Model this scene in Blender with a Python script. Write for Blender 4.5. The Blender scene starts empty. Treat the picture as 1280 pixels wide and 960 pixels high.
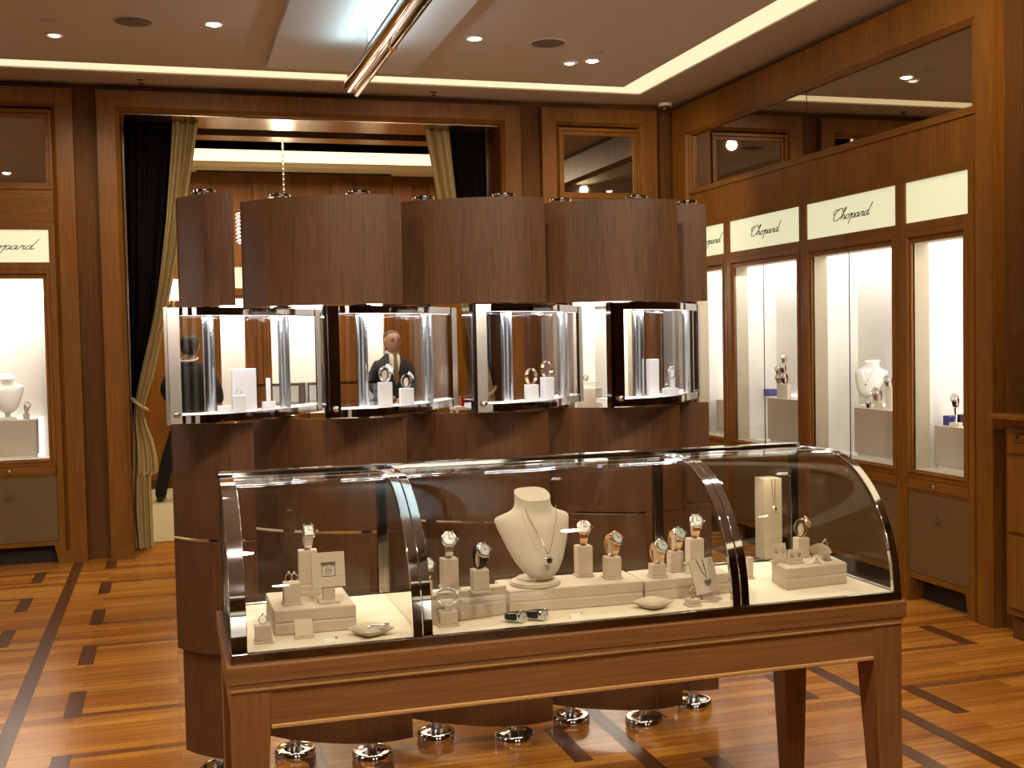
import bpy, bmesh, math, random
from mathutils import Vector, Matrix, noise
random.seed(7)
SC = bpy.context.scene
COL = SC.collection
PI = math.pi
# ------------------------------------------------------------------ camera
H = 1.55
FPX = 1438.67
R2 = Vector((0.95795048, -0.28619606, -0.0205595))
U2 = Vector((0.03120387, 0.0326813, 0.9989786))
FW = Vector((0.28523183, 0.95761357, -0.04023749))
cam_d = bpy.data.cameras.new('camera')
cam = bpy.data.objects.new('camera', cam_d)
COL.objects.link(cam)
cam_d.sensor_width = 36.0
cam_d.lens = FPX / 1280 * 36.0
cam_d.clip_start = 0.05
cam_d.clip_end = 60
m = Matrix((R2, U2, -FW)).transposed().to_4x4()
m.translation = (0, 0, H)
cam.matrix_world = m
SC.camera = cam
SC.view_settings.view_transform = 'Standard'
SC.view_settings.look = 'None'
SC.view_settings.gamma = 1
SC.view_settings.use_curve_mapping = False
SC.view_settings.exposure = 0.0


def at(px, py, X=None, Y=None, Z=None):
    """the point of a photo pixel on a plane of the room (used to measure where things stand)"""
    d = (px - 640) / FPX * R2 - (py - 480) / FPX * U2 + FW
    if X is not None:
        t = X / d.x
    elif Y is not None:
        t = Y / d.y
    else:
        t = (Z - H) / d.z
    return Vector((0, 0, H)) + t * d


# ------------------------------------------------------------------ materials
def lin(c):
    return tuple((v / 255 / 12.92) if v / 255 <= 0.04045 else ((v / 255 + 0.055) / 1.055) ** 2.4 for v in c)


def new_mat(name):
    mt = bpy.data.materials.new(name)
    mt.use_nodes = True
    nt = mt.node_tree
    return mt, nt, nt.nodes['Principled BSDF']


def setin(b, **kw):
    for k, v in kw.items():
        k = k.replace('_', ' ')
        if k in b.inputs:
            b.inputs[k].default_value = v


def plain(name, col, rough=0.5, metal=0.0, spec=0.5, var=0.06, scale=40, bump=0.0):
    """principled with a little procedural mottling"""
    mt, nt, b = new_mat(name)
    setin(b, Roughness=rough, Metallic=metal)
    b.inputs['Specular IOR Level'].default_value = spec
    tc = nt.nodes.new('ShaderNodeTexCoord')
    nz = nt.nodes.new('ShaderNodeTexNoise')
    nz.inputs['Scale'].default_value = scale
    nz.inputs['Detail'].default_value = 3
    nt.links.new(tc.outputs['Object'], nz.inputs['Vector'])
    mx = nt.nodes.new('ShaderNodeMix')
    mx.data_type = 'RGBA'
    mx.inputs[6].default_value = (*[c * (1 - var) for c in col], 1)
    mx.inputs[7].default_value = (*[min(1, c * (1 + var)) for c in col], 1)
    nt.links.new(nz.outputs['Fac'], mx.inputs[0])
    nt.links.new(mx.outputs[2], b.inputs['Base Color'])
    if bump:
        bp = nt.nodes.new('ShaderNodeBump')
        bp.inputs['Strength'].default_value = bump
        bp.inputs['Distance'].default_value = 0.002
        nt.links.new(nz.outputs['Fac'], bp.inputs['Height'])
        nt.links.new(bp.outputs[0], b.inputs['Normal'])
    return mt


def emis(name, col, strength):
    mt, nt, b = new_mat(name)
    setin(b, Roughness=0.6)
    b.inputs['Base Color'].default_value = (*[c * .6 for c in col], 1)
    b.inputs['Emission Color'].default_value = (*col, 1)
    b.inputs['Emission Strength'].default_value = strength
    return mt


def wood(name, dark, light, axis='Z', rough=0.35, fine=90, spec=0.4):
    mt, nt, b = new_mat(name)
    tc = nt.nodes.new('ShaderNodeTexCoord')
    mp = nt.nodes.new('ShaderNodeMapping')
    s = [fine, fine, fine]
    s['XYZ'.index(axis)] = fine * 0.035
    mp.inputs['Scale'].default_value = s
    nt.links.new(tc.outputs['Object'], mp.inputs['Vector'])
    n1 = nt.nodes.new('ShaderNodeTexNoise')
    n1.inputs['Scale'].default_value = 1.0
    n1.inputs['Detail'].default_value = 5
    n1.inputs['Roughness'].default_value = 0.6
    nt.links.new(mp.outputs[0], n1.inputs['Vector'])
    mp2 = nt.nodes.new('ShaderNodeMapping')
    s2 = [5, 5, 5]
    s2['XYZ'.index(axis)] = 0.5
    mp2.inputs['Scale'].default_value = s2
    nt.links.new(tc.outputs['Object'], mp2.inputs['Vector'])
    n2 = nt.nodes.new('ShaderNodeTexNoise')
    n2.inputs['Scale'].default_value = 1.0
    n2.inputs['Detail'].default_value = 2
    nt.links.new(mp2.outputs[0], n2.inputs['Vector'])
    ad = nt.nodes.new('ShaderNodeMath')
    ad.operation = 'MULTIPLY_ADD'
    ad.inputs[1].default_value = 0.65
    nt.links.new(n1.outputs['Fac'], ad.inputs[0])
    ml = nt.nodes.new('ShaderNodeMath')
    ml.operation = 'MULTIPLY'
    ml.inputs[1].default_value = 0.35
    nt.links.new(n2.outputs['Fac'], ml.inputs[0])
    nt.links.new(ml.outputs[0], ad.inputs[2])
    rp = nt.nodes.new('ShaderNodeValToRGB')
    rp.color_ramp.elements[0].position = 0.36
    rp.color_ramp.elements[0].color = (*dark, 1)
    rp.color_ramp.elements[1].position = 0.64
    rp.color_ramp.elements[1].color = (*light, 1)
    nt.links.new(ad.outputs[0], rp.inputs[0])
    nt.links.new(rp.outputs[0], b.inputs['Base Color'])
    setin(b, Roughness=rough)
    b.inputs['Specular IOR Level'].default_value = spec
    return mt


def glass(name, tint=(1, 1, 1), ior=1.45, rough=0.0, amount=1.0):
    """thin clear pane: light passes, the surface mirrors by Fresnel"""
    mt = bpy.data.materials.new(name)
    mt.use_nodes = True
    nt = mt.node_tree
    nt.nodes.clear()
    out = nt.nodes.new('ShaderNodeOutputMaterial')
    tr = nt.nodes.new('ShaderNodeBsdfTransparent')
    tr.inputs[0].default_value = (*tint, 1)
    gl = nt.nodes.new('ShaderNodeBsdfGlossy')
    gl.inputs['Roughness'].default_value = rough
    lw = nt.nodes.new('ShaderNodeLayerWeight')
    lw.inputs[0].default_value = 0.5
    pw = nt.nodes.new('ShaderNodeMath')
    pw.operation = 'POWER'
    pw.inputs[1].default_value = 5.0
    nt.links.new(lw.outputs['Facing'], pw.inputs[0])
    f0 = ((ior - 1) / (ior + 1)) ** 2
    mu = nt.nodes.new('ShaderNodeMath')
    mu.operation = 'MULTIPLY_ADD'
    mu.inputs[1].default_value = (1 - f0) * amount
    mu.inputs[2].default_value = f0 * amount
    nt.links.new(pw.outputs[0], mu.inputs[0])
    mx = nt.nodes.new('ShaderNodeMixShader')
    nt.links.new(mu.outputs[0], mx.inputs[0])
    nt.links.new(tr.outputs[0], mx.inputs[1])
    nt.links.new(gl.outputs[0], mx.inputs[2])
    nt.links.new(mx.outputs[0], out.inputs[0])
    return mt


def parquet(name):
    mt, nt, b = new_mat(name)
    tc = nt.nodes.new('ShaderNodeTexCoord')
    br = nt.nodes.new('ShaderNodeTexBrick')
    br.offset = 0.37
    br.inputs['Scale'].default_value = 1.0
    br.inputs['Brick Width'].default_value = 1.15
    br.inputs['Row Height'].default_value = 0.0838
    br.inputs['Mortar Size'].default_value = 0.0007
    br.inputs['Color1'].default_value = (*lin((192, 131, 53)), 1)
    br.inputs['Color2'].default_value = (*lin((153, 91, 29)), 1)
    br.inputs['Mortar'].default_value = (*lin((110, 60, 22)), 1)
    nt.links.new(tc.outputs['Object'], br.inputs['Vector'])
    mp = nt.nodes.new('ShaderNodeMapping')
    mp.inputs['Scale'].default_value = (1.6, 38, 1)
    nt.links.new(tc.outputs['Object'], mp.inputs['Vector'])
    nz = nt.nodes.new('ShaderNodeTexNoise')
    nz.inputs['Scale'].default_value = 1.0
    nz.inputs['Detail'].default_value = 4
    nt.links.new(mp.outputs[0], nz.inputs['Vector'])
    rp = nt.nodes.new('ShaderNodeValToRGB')
    rp.color_ramp.elements[0].position = 0.3
    rp.color_ramp.elements[0].color = (0.62, 0.55, 0.5, 1)
    rp.color_ramp.elements[1].position = 0.65
    rp.color_ramp.elements[1].color = (1.1, 1.08, 1.0, 1)
    nt.links.new(nz.outputs['Fac'], rp.inputs[0])
    mx = nt.nodes.new('ShaderNodeMix')
    mx.data_type = 'RGBA'
    mx.blend_type = 'MULTIPLY'
    mx.inputs[0].default_value = 1.0
    nt.links.new(br.outputs['Color'], mx.inputs[6])
    nt.links.new(rp.outputs[0], mx.inputs[7])
    nt.links.new(mx.outputs[2], b.inputs['Base Color'])
    setin(b, Roughness=0.22)
    b.inputs['Specular IOR Level'].default_value = 0.45
    return mt


M = {}
M['wall_wood'] = wood('honey oak panelling', lin((98, 58, 12)), lin((132, 82, 23)), 'Z', 0.42, spec=.22)
M['wall_wood_h'] = wood('honey oak rails', lin((98, 58, 12)), lin((132, 82, 23)), 'X', 0.42, spec=.22)
M['reveal_wood'] = plain('polished bronze reveal', (0.42, 0.29, 0.17), 0.22, 0.9, var=0.06, scale=12)
M['strip_wood'] = wood('dark oak recess', lin((82, 50, 20)), lin((104, 65, 28)), 'Z', 0.6, spec=.12)
M['board_wood'] = wood('brown striped veneer', lin((66, 40, 19)), lin((102, 65, 35)), 'Z', 0.42, 210)
M['table_wood'] = wood('brown oak table', lin((112, 69, 33)), lin((146, 96, 52)), 'X', 0.34, 110)
M['table_wood_v'] = wood('brown oak table legs', lin((112, 69, 33)), lin((146, 96, 52)), 'Z', 0.34, 110)
M['bead'] = wood('pale edge bead', lin((176, 128, 74)), lin((200, 150, 92)), 'X', 0.3)
M['floor'] = parquet('golden oak parquet')
M['inlay'] = wood('dark walnut inlay', lin((70, 40, 18)), lin((98, 58, 28)), 'Y', 0.25, 40)
M['inlay_x'] = wood('walnut inlay line', lin((104, 60, 26)), lin((130, 78, 34)), 'X', 0.25, 40)
M['ceiling'] = plain('taupe ceiling paint', lin((205, 196, 184)), 0.9, var=0.03)
M['soffit'] = plain('taupe soffit paint', lin((190, 178, 160)), 0.9, var=0.03)
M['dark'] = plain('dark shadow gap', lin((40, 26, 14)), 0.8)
M['cove_white'] = plain('cream cove paint', lin((238, 226, 190)), 0.8, var=0.02)
M['cove'] = emis('lit cream cove', (1.0, 0.86, 0.55), 1.0)
M['satin'] = plain('satin steel pole', (0.72, 0.75, 0.80), 0.24, 1.0, var=0.02)
M['chrome'] = plain('polished chrome', (0.78, 0.77, 0.77), 0.05, 1.0, var=0.02)
M['box_chrome'] = plain('dim polished chrome', (0.40, 0.37, 0.36), 0.06, 1.0, var=0.02)
M['dark_chrome'] = plain('smoked chrome', (0.30, 0.26, 0.24), 0.08, 1.0, var=0.02)
M['steel'] = plain('brushed steel', (0.6, 0.58, 0.55), 0.25, 1.0)
M['gold'] = plain('rose gold', lin((228, 188, 150)), 0.2, 1.0)
M['silver'] = plain('white metal', (0.8, 0.79, 0.77), 0.15, 1.0)
M['dial'] = plain('silver dial', lin((225, 222, 215)), 0.3, 0.3)
M['strap'] = plain('black leather', lin((22, 18, 16)), 0.5)
M['bust'] = plain('cream suede bust', lin((206, 190, 168)), 0.85, var=0.04, scale=120, bump=0.15)  # same suede as the blocks, kept lighter where more light falls
M['cream'] = plain('cream suede', lin((188, 169, 146)), 0.85, var=0.04, scale=120, bump=0.15)  # same suede as the bust, darkened for shade on block fronts
M['deck'] = plain('cream suede deck', lin((213, 197, 172)), 0.85, var=0.03, scale=120, bump=0.1)
M['vit_white'] = plain('white vitrine lining', lin((232, 228, 220)), 0.8, var=0.02)
M['vit_gray'] = plain('greige vitrine reveal', lin((172, 160, 138)), 0.8, var=0.03)
M['vit_block'] = plain('greige plinth cloth', lin((196, 184, 166)), 0.9, var=0.05, scale=80)
M['white_block'] = plain('pale grey block cloth', lin((205, 203, 204)), 0.85, var=0.04, scale=100)
M['sign'] = emis('backlit cream sign', lin((226, 224, 186)), 0.80)
M['ink'] = plain('dark lettering', lin((26, 20, 14)), 0.5)
M['brownpanel'] = plain('olive brown leather panel', lin((100, 74, 38)), 0.6, var=0.08, scale=60)
M['glass'] = glass('clear glass', (0.97, 0.975, 0.965))
M['vglass'] = glass('vitrine glass', (0.98, 0.98, 0.98), 1.3)
M['case_glass'] = glass('showcase glass', (0.965, 0.97, 0.95), 1.45, 0.0, 0.6)
M['mirror'] = plain('bronze mirror', (0.52, 0.46, 0.36), 0.015, 1.0, var=0.01)
M['led'] = emis('cool white led', (0.92, 0.96, 1.0), 7.0)
M['led_warm'] = emis('warm white led', (1.0, 0.86, 0.62), 5.0)
M['backlit'] = emis('glow stand-in', (1.0, 0.98, 0.95), 1.25)  # glow behind the plinths put into a slab's material
M['lamp'] = emis('halogen lamp', (1.0, 0.93, 0.80), 40.0)
M['lamp_dim'] = emis('dim halogen lamp', (1.0, 0.93, 0.82), 1.6)
M['shade'] = emis('lit lampshade', (1.0, 0.88, 0.62), 2.2)
M['panel_white'] = plain('white ceiling panel', lin((214, 216, 214)), 0.7, var=0.02)
M['speaker'] = plain('grey speaker grille', lin((112, 102, 84)), 0.8, var=0.2, scale=400)
M['white_plastic'] = plain('white plastic', lin((220, 216, 205)), 0.4)
M['black_cloth'] = plain('black velvet', lin((24, 20, 16)), 0.95, var=0.2, spec=0.1)
M['beige_cloth'] = plain('olive beige silk', lin((170, 146, 96)), 0.6, var=0.08, scale=60)
M['carpet'] = plain('beige carpet', lin((176, 158, 122)), 0.95, var=0.15, scale=150, bump=0.4)
M['skin'] = plain('skin', lin((188, 146, 122)), 0.5, var=0.04)
M['lips'] = plain('lips', lin((140, 88, 78)), 0.5)
M['suit'] = plain('dark navy suit', lin((44, 46, 52)), 0.8, var=0.12, scale=200)
M['black_suit'] = plain('black suit', lin((16, 15, 17)), 0.85, var=0.12, scale=200)
M['shirt'] = plain('white shirt', lin((225, 225, 222)), 0.7)
M['tie'] = plain('olive tie', lin((120, 100, 62)), 0.6, var=0.2, scale=300)
M['hair'] = plain('dark hair', lin((22, 18, 16)), 0.6)
M['hair_grey'] = plain('short grey brown hair', lin((92, 80, 70)), 0.7)
M['shoe'] = plain('black leather shoe', lin((20, 20, 24)), 0.3)
M['red'] = plain('red lacquer', lin((170, 22, 26)), 0.25)
M['navy'] = plain('navy cloth box', lin((62, 64, 140)), 0.6)
M['crystal'] = glass('cut crystal', (0.9, 0.9, 0.88), 1.9)
M['pearl'] = plain('gem white', lin((240, 240, 240)), 0.08, 0.4)
M['tag'] = plain('clear price tag', lin((222, 212, 194)), 0.25)


# ------------------------------------------------------------------ mesh builder
class MB:
    def __init__(s):
        s.v = []
        s.f = []
        s.mi = []
        s.cur = 0

    def add(s, vs, fs):
        o = len(s.v)
        s.v += [tuple(x) for x in vs]
        s.f += [tuple(i + o for i in f) for f in fs]
        s.mi += [s.cur] * len(fs)
        return s

    def box(s, x0, x1, y0, y1, z0, z1):
        vs = [(x, y, z) for z in (z0, z1) for y in (y0, y1) for x in (x0, x1)]
        return s.add(vs, [(0, 2, 3, 1), (4, 5, 7, 6), (0, 1, 5, 4), (2, 6, 7, 3), (0, 4, 6, 2), (1, 3, 7, 5)])

    def hexa(s, b, t):
        """b, t: four bottom and four top points, counter-clockwise seen from above"""
        vs = list(b) + list(t)
        n = len(b)
        fs = [tuple(range(n - 1, -1, -1)), tuple(range(n, 2 * n))]
        for i in range(n):
            j = (i + 1) % n
            fs.append((i, j, n + j, n + i))
        return s.add(vs, fs)

    def prism(s, poly, z0, z1):
        return s.hexa([(x, y, z0) for x, y in poly], [(x, y, z1) for x, y in poly])

    def ribbon(s, pts, t, z0, z1):
        """vertical curved wall: plan polyline thickened by t towards +Y"""
        n = len(pts)
        vs = []
        for x, y in pts:
            vs += [(x, y, z0), (x, y, z1), (x, y + t, z0), (x, y + t, z1)]
        fs = []
        for i in range(n - 1):
            a = i * 4
            b = a + 4
            fs += [(a, b, b + 1, a + 1), (a + 2, a + 3, b + 3, b + 2), (a + 1, b + 1, b + 3, a + 3), (a, a + 2, b + 2, b)]
        a = (n - 1) * 4
        fs += [(0, 1, 3, 2), (a, a + 2, a + 3, a + 1)]
        return s.add(vs, fs)

    def tube(s, path, r, seg=10, closed=False, cap=True):
        path = [Vector(p) for p in path]
        n = len(path)
        rs = r if isinstance(r, (list, tuple)) else [r] * n
        vs = []
        prev = None
        for i, p in enumerate(path):
            if closed:
                t = path[(i + 1) % n] - path[i - 1]
            else:
                t = path[min(i + 1, n - 1)] - path[max(i - 1, 0)]
            t.normalize()
            if prev is None:
                up = Vector((0, 0, 1)) if abs(t.z) < 0.9 else Vector((0, 1, 0))
                a = t.cross(up).normalized()
            else:
                a = (prev - t * prev.dot(t)).normalized()
            prev = a
            b = t.cross(a)
            for k in range(seg):
                an = 2 * PI * k / seg
                vs.append(p + (a * math.cos(an) + b * math.sin(an)) * rs[i])
        fs = []
        for i in range(n if closed else n - 1):
            for k in range(seg):
                a0 = i * seg + k
                a1 = i * seg + (k + 1) % seg
                b0 = ((i + 1) % n) * seg + k
                b1 = ((i + 1) % n) * seg + (k + 1) % seg
                fs.append((a0, a1, b1, b0))
        if cap and not closed:
            fs.append(tuple(range(seg - 1, -1, -1)))
            fs.append(tuple((n - 1) * seg + k for k in range(seg)))
        return s.add(vs, fs)

    def lathe(s, prof, seg=24, c=(0, 0, 0), axis='Z'):
        n = len(prof)
        vs = []
        for r, h in prof:
            for k in range(seg):
                an = 2 * PI * k / seg
                x, y = r * math.cos(an), r * math.sin(an)
                if axis == 'Z':
                    p = (x, y, h)
                elif axis == 'Y':
                    p = (x, h, y)
                else:
                    p = (h, x, y)
                vs.append((p[0] + c[0], p[1] + c[1], p[2] + c[2]))
        fs = []
        for i in range(n - 1):
            for k in range(seg):
                k2 = (k + 1) % seg
                fs.append((i * seg + k, i * seg + k2, (i + 1) * seg + k2, (i + 1) * seg + k))
        fs.append(tuple(range(seg - 1, -1, -1)))
        fs.append(tuple((n - 1) * seg + k for k in range(seg)))
        return s.add(vs, fs)

    def loft(s, rings, close=True):
        n = len(rings[0])
        vs = [p for r in rings for p in r]
        fs = []
        for i in range(len(rings) - 1):
            for k in range(n if close else n - 1):
                k2 = (k + 1) % n
                fs.append((i * n + k, i * n + k2, (i + 1) * n + k2, (i + 1) * n + k))
        if close:
            fs.append(tuple(range(n - 1, -1, -1)))
            fs.append(tuple((len(rings) - 1) * n + k for k in range(n)))
        return s.add(vs, fs)

    def xf(s, mtx, start=0):
        for i in range(start, len(s.v)):
            s.v[i] = tuple(mtx @ Vector(s.v[i]))
        return s

    def mesh(s, name, mats, smooth=None, fixn=True):
        me = bpy.data.meshes.new(name)
        me.from_pydata(s.v, [], s.f)
        if not isinstance(mats, (list, tuple)):
            mats = [mats]
        for mt in mats:
            me.materials.append(mt)
        for p, k in zip(me.polygons, s.mi):
            p.material_index = k
        if fixn:
            bm = bmesh.new()
            bm.from_mesh(me)
            bmesh.ops.recalc_face_normals(bm, faces=bm.faces)
            bm.to_mesh(me)
            bm.free()
        if smooth is not None:
            me.polygons.foreach_set('use_smooth', [True] * len(me.polygons))
            try:
                me.set_sharp_from_angle(angle=math.radians(smooth))
            except Exception:
                pass
        me.update()
        return me

    def build(s, name, mats, parent=None, smooth=None, loc=None, bevel=0, fixn=True):
        o = bpy.data.objects.new(name, s.mesh(name, mats, smooth, fixn))
        COL.objects.link(o)
        if parent is not None:
            o.parent = parent
        if loc is not None:
            o.location = loc
        if bevel:
            b = o.modifiers.new('bevel', 'BEVEL')
            b.width = bevel
            b.segments = 2
            b.limit_method = 'ANGLE'
        return o


def thing(name, label, cat, loc=(0, 0, 0), rotz=0, group=None):
    o = bpy.data.objects.new(name, None)
    o.empty_display_size = 0.05
    COL.objects.link(o)
    o.location = loc
    o.rotation_euler = (0, 0, rotz)
    o['label'] = label
    o['category'] = cat
    if group:
        o['group'] = group
    return o


def tag(o, label, cat, group=None):
    o['label'] = label
    o['category'] = cat
    if group:
        o['group'] = group
    return o


def struct(o):
    o['kind'] = 'structure'
    return o


def dup(root, loc, rotz=0, label=None, group=None, scale=None):
    kids = [(c, list(c.children)) for c in root.children]
    r = root.copy()
    COL.objects.link(r)
    r.location = loc
    r.rotation_euler = (0, 0, rotz)
    if scale:
        r.scale = (scale, scale, scale)
    if label:
        r['label'] = label
    if group:
        r['group'] = group
    for ch, gs in kids:
        c = ch.copy()
        COL.objects.link(c)
        c.parent = r
        for g in gs:
            d = g.copy()
            COL.objects.link(d)
            d.parent = c
    return r


def area(name, loc, size, power, col=(1, 1, 1), rot=(0, 0, 0), spread=None):
    d = bpy.data.lights.new(name, 'AREA')
    d.shape = 'RECTANGLE'
    d.size, d.size_y = size
    d.energy = power
    d.color = col
    if spread:
        d.spread = spread
    o = bpy.data.objects.new(name, d)
    COL.objects.link(o)
    o.location = loc
    o.rotation_euler = rot
    return o


def spot(name, loc, target, power, col=(1, 1, 1), ang=70, blend=0.6, r=0.04):
    d = bpy.data.lights.new(name, 'SPOT')
    d.energy = power
    d.color = col
    d.spot_size = math.radians(ang)
    d.spot_blend = blend
    d.shadow_soft_size = r
    o = bpy.data.objects.new(name, d)
    COL.objects.link(o)
    o.location = loc
    v = Vector(target) - Vector(loc)
    o.rotation_euler = v.to_track_quat('-Z', 'Y').to_euler()
    return o


def spline(pts, n=6):
    """Catmull-Rom through 2-D or 3-D points"""
    P = [Vector(p) for p in pts]
    P = [2 * P[0] - P[1]] + P + [2 * P[-1] - P[-2]]
    out = []
    for i in range(1, len(P) - 2):
        for k in range(n):
            t = k / n
            p0, p1, p2, p3 = P[i - 1], P[i], P[i + 1], P[i + 2]
            out.append(0.5 * ((2 * p1) + (p2 - p0) * t + (2 * p0 - 5 * p1 + 4 * p2 - p3) * t * t + (3 * p1 - p0 - 3 * p2 + p3) * t ** 3))
    out.append(P[-2])
    return out


# ------------------------------------------------------------------ script lettering
STROKES = [
    [(.02, .52), (-.06, .72), (.02, .92), (.16, .98), (.30, .88)],
    [(.60, .78), (.63, .97), (.46, 1.05), (.22, .84), (.07, .48), (.09, .10), (.26, -.03), (.48, .05), (.64, .26)],
    [(.70, .40), (.85, .80), (.89, 1.0), (.83, 1.07), (.75, .75), (.71, .02)],
    [(.71, .12), (.82, .36), (.92, .40), (.95, .22), (.95, .04), (1.02, .05), (1.08, .2)],
    [(1.27, .38), (1.14, .36), (1.07, .16), (1.15, .0), (1.28, .06), (1.34, .25), (1.27, .38), (1.42, .32)],
    [(1.42, .28), (1.52, .44), (1.51, .0), (1.45, -.46)],
    [(1.52, .12), (1.62, .37), (1.74, .38), (1.77, .22), (1.68, .02), (1.56, .04)],
    [(1.72, .04), (1.84, .10)],
    [(2.08, .35), (1.97, .40), (1.86, .27), (1.85, .07), (1.95, .0), (2.05, .14), (2.11, .39), (2.08, .08), (2.14, .01), (2.24, .14), (2.31, .43), (2.33, .34), (2.44, .38), (2.42, .10), (2.48, .01), (2.56, .12)],
    [(2.80, .35), (2.69, .40), (2.57, .27), (2.56, .07), (2.66, .0), (2.77, .16), (2.85, .55), (2.94, 1.08)],
    [(2.85, .55), (2.80, .10), (2.87, .01), (2.98, .14)],
]


def lettering(name, parent, cx, cz, y, width, height, r=0.0026):
    """the script word as a thin raised tube, in the local x-z plane at depth y"""
    mb = MB()
    sx = width / 3.2
    sz = height / 1.5
    for st in STROKES:
        pts = [(cx + (p[0] - 1.40 + 0.30 * p[1]) * sx, y, cz + (p[1] - 0.30) * sz) for p in st]
        mb.tube(spline(pts, 5), r, 6)
    return mb.build(name, M['ink'], parent, 60)


# ================================================================== room shell
YF = 8.77      # face of the far wall mouldings
YB = 8.85      # plane of the recessed strips between them
YT = 9.32      # rear of the wall
XR = 4.03      # face of the right wall mouldings
XB = 4.11
ZS = 3.43      # soffit
ZF = 3.38      # top of the mouldings
XL, Y0 = -3.6, -2.6
OX0, OX1, OZ = -0.285, 2.57, 3.237    # doorway between the rooms
LB = (-1.456, -0.775)                 # left bay
RB = (3.045, 3.748)                   # right bay
ZSL = ZS + 0.6                        # slab above the ceiling

# floor with its walnut inlay
fl = MB()
fl.box(XL - .2, 4.7, Y0 - .2, 9.45, -0.06, 0.0)
BAYS = [(-2.96, 0.0), (-1.81, -.34), (-.66, 0.0), (.48, -.34), (1.63, 0.0), (2.80, -.36)]
e = 0.0006
fl.cur = 1
for sxp in (-2.96, -1.81, -.66, .48, 1.63, 2.80):
    fl.box(sxp - .034, sxp + .034, Y0, 8.77, -.01, e)
for bx, off in BAYS:
    a, b = bx + .19, bx + .262
    nx = bx + 1.155
    c, d = nx - .262, nx - .19
    if bx > 2.7:
        c, d = 3.70, 3.775
    for k in range(-3, 6):
        ys = 5.08 + off + .838 * k * 1.0
        if ys > 8.5 or ys < Y0:
            continue
        ye = min(ys + .385, 8.75)
        fl.cur = 1
        fl.box(a, b, ys, ye, -.01, e)
        fl.box(c, d, ys, ye, -.01, e)
        fl.cur = 2
        near = (k % 2 == 0)
        yl = ys if near else ye - .05
        fl.box(b, c, yl, yl + .05, -.01, e * .8)
struct(fl.build('floor', [M['floor'], M['inlay'], M['inlay_x']]))
struct(MB().box(-5, 7.5, 9.45, 13.6, -0.06, 0.0).build('floor_far_room', M['carpet']))

# ceiling: a soffit round the walls, a lit cove slot, the raised centre panel
CX1, CY1 = 3.60, 8.42     # outer edge of the slot
CXi, CYi = 3.37, 8.19     # inner edge
CX0, CY0 = -3.1, -2.1
CXl, CYl = -2.87, -1.87
c = MB()
c.box(XL, 4.7, CY1, YT, ZS, ZS + .05)
c.box(CX1, 4.7, Y0, CY1, ZS, ZS + .05)
c.box(XL, CX0, Y0, CY1, ZS, ZS + .05)
c.box(CX0, CX1, Y0, CY0, ZS, ZS + .05)
struct(c.build('trim_1', M['soffit']))
struct(MB().box(CXl, CXi, CYl, CYi, ZS, ZS + .04).build('ceiling', M['ceiling']))
struct(MB().box(XL - .2, 4.9, Y0 - .2, YT, ZS + .17, ZS + .25).build('ceiling_upper', M['cove_white']))
# cream lining that glows by itself, standing in for hidden cove lamps
cv = MB()
for x0, x1, y0, y1 in ((CX0, CX1, CYi, CY1), (CX0, CX1, CY0, CYl), (CXi, CX1, CYl, CYi), (CX0, CXl, CYl, CYi)):
    cv.box(x0 + .001, x1 - .001, y0 + .001, y1 - .001, ZS + .010, ZS + .03)
struct(cv.build('trim_2', M['cove']))

# far wall: recessed oak plane with the doorway and two cabinet bays
w = MB()
w.box(XL - .2, LB[0], YB, YT, 0, ZS)
w.box(LB[0], LB[1], YB, YT, 3.225, ZS)
w.box(LB[0], LB[1], YB, YT, 2.42, 2.665)
w.box(LB[0], LB[1], YB + .06, YT, 2.665, 3.225)
w.box(LB[1], OX0, YB, YT, 0, ZS)
w.box(OX0, OX1, YB, YT, OZ, ZS)
w.box(OX1, RB[0], YB, YT, 0, ZS)
w.box(RB[0], RB[1], YB, YT, 3.225, ZS)
w.box(RB[0], RB[1], YB, YT, 2.42, 2.665)
w.box(RB[0], RB[1], YB + .06, YT, 2.665, 3.225)
w.box(RB[1], 4.7, YB, YT, 0, ZS)
struct(w.build('wall_far', M['strip_wood']))


def portal(name, x0, x1, wd, ztop, mat, chamf=0.03, wd2=None):
    """mitred moulding round an opening, two posts and a head (local x along the wall, y into it)"""
    wd2 = wd2 or wd
    mb = MB()
    prof = [(0.0, .0), (1 - chamf / wd, .0), (1.0, .03), (1.0, .08), (0.0, .08)]
    # left post, head, right post swept with mitres
    rings = []
    for kind in range(4):
        r = []
        for u, dpt in prof:
            if kind == 0:
                r.append((x0 - wd + u * wd, dpt, 0))
            elif kind == 1:
                r.append((x0 - wd + u * wd, dpt, ztop - u * wd * .93))
            elif kind == 2:
                r.append((x1 + wd2 - u * wd2, dpt, ztop - u * wd * .93))
            else:
                r.append((x1 + wd2 - u * wd2, dpt, 0))
        rings.append(r)
    mb.loft(rings)
    return struct(mb.build(name, mat, None))


for nm, a, b, wd, wd2 in (('trim_3', LB[0] - .0, LB[1] + .03, .145, .145), ('trim_4', OX0, OX1, .155, .155), ('trim_5', RB[0] + .005, RB[1] + .002, .145, .145)):
    o = portal(nm, a, b, wd, ZF, M['wall_wood'], wd2=wd2)
    o.location = (0, YF, 0)
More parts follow.
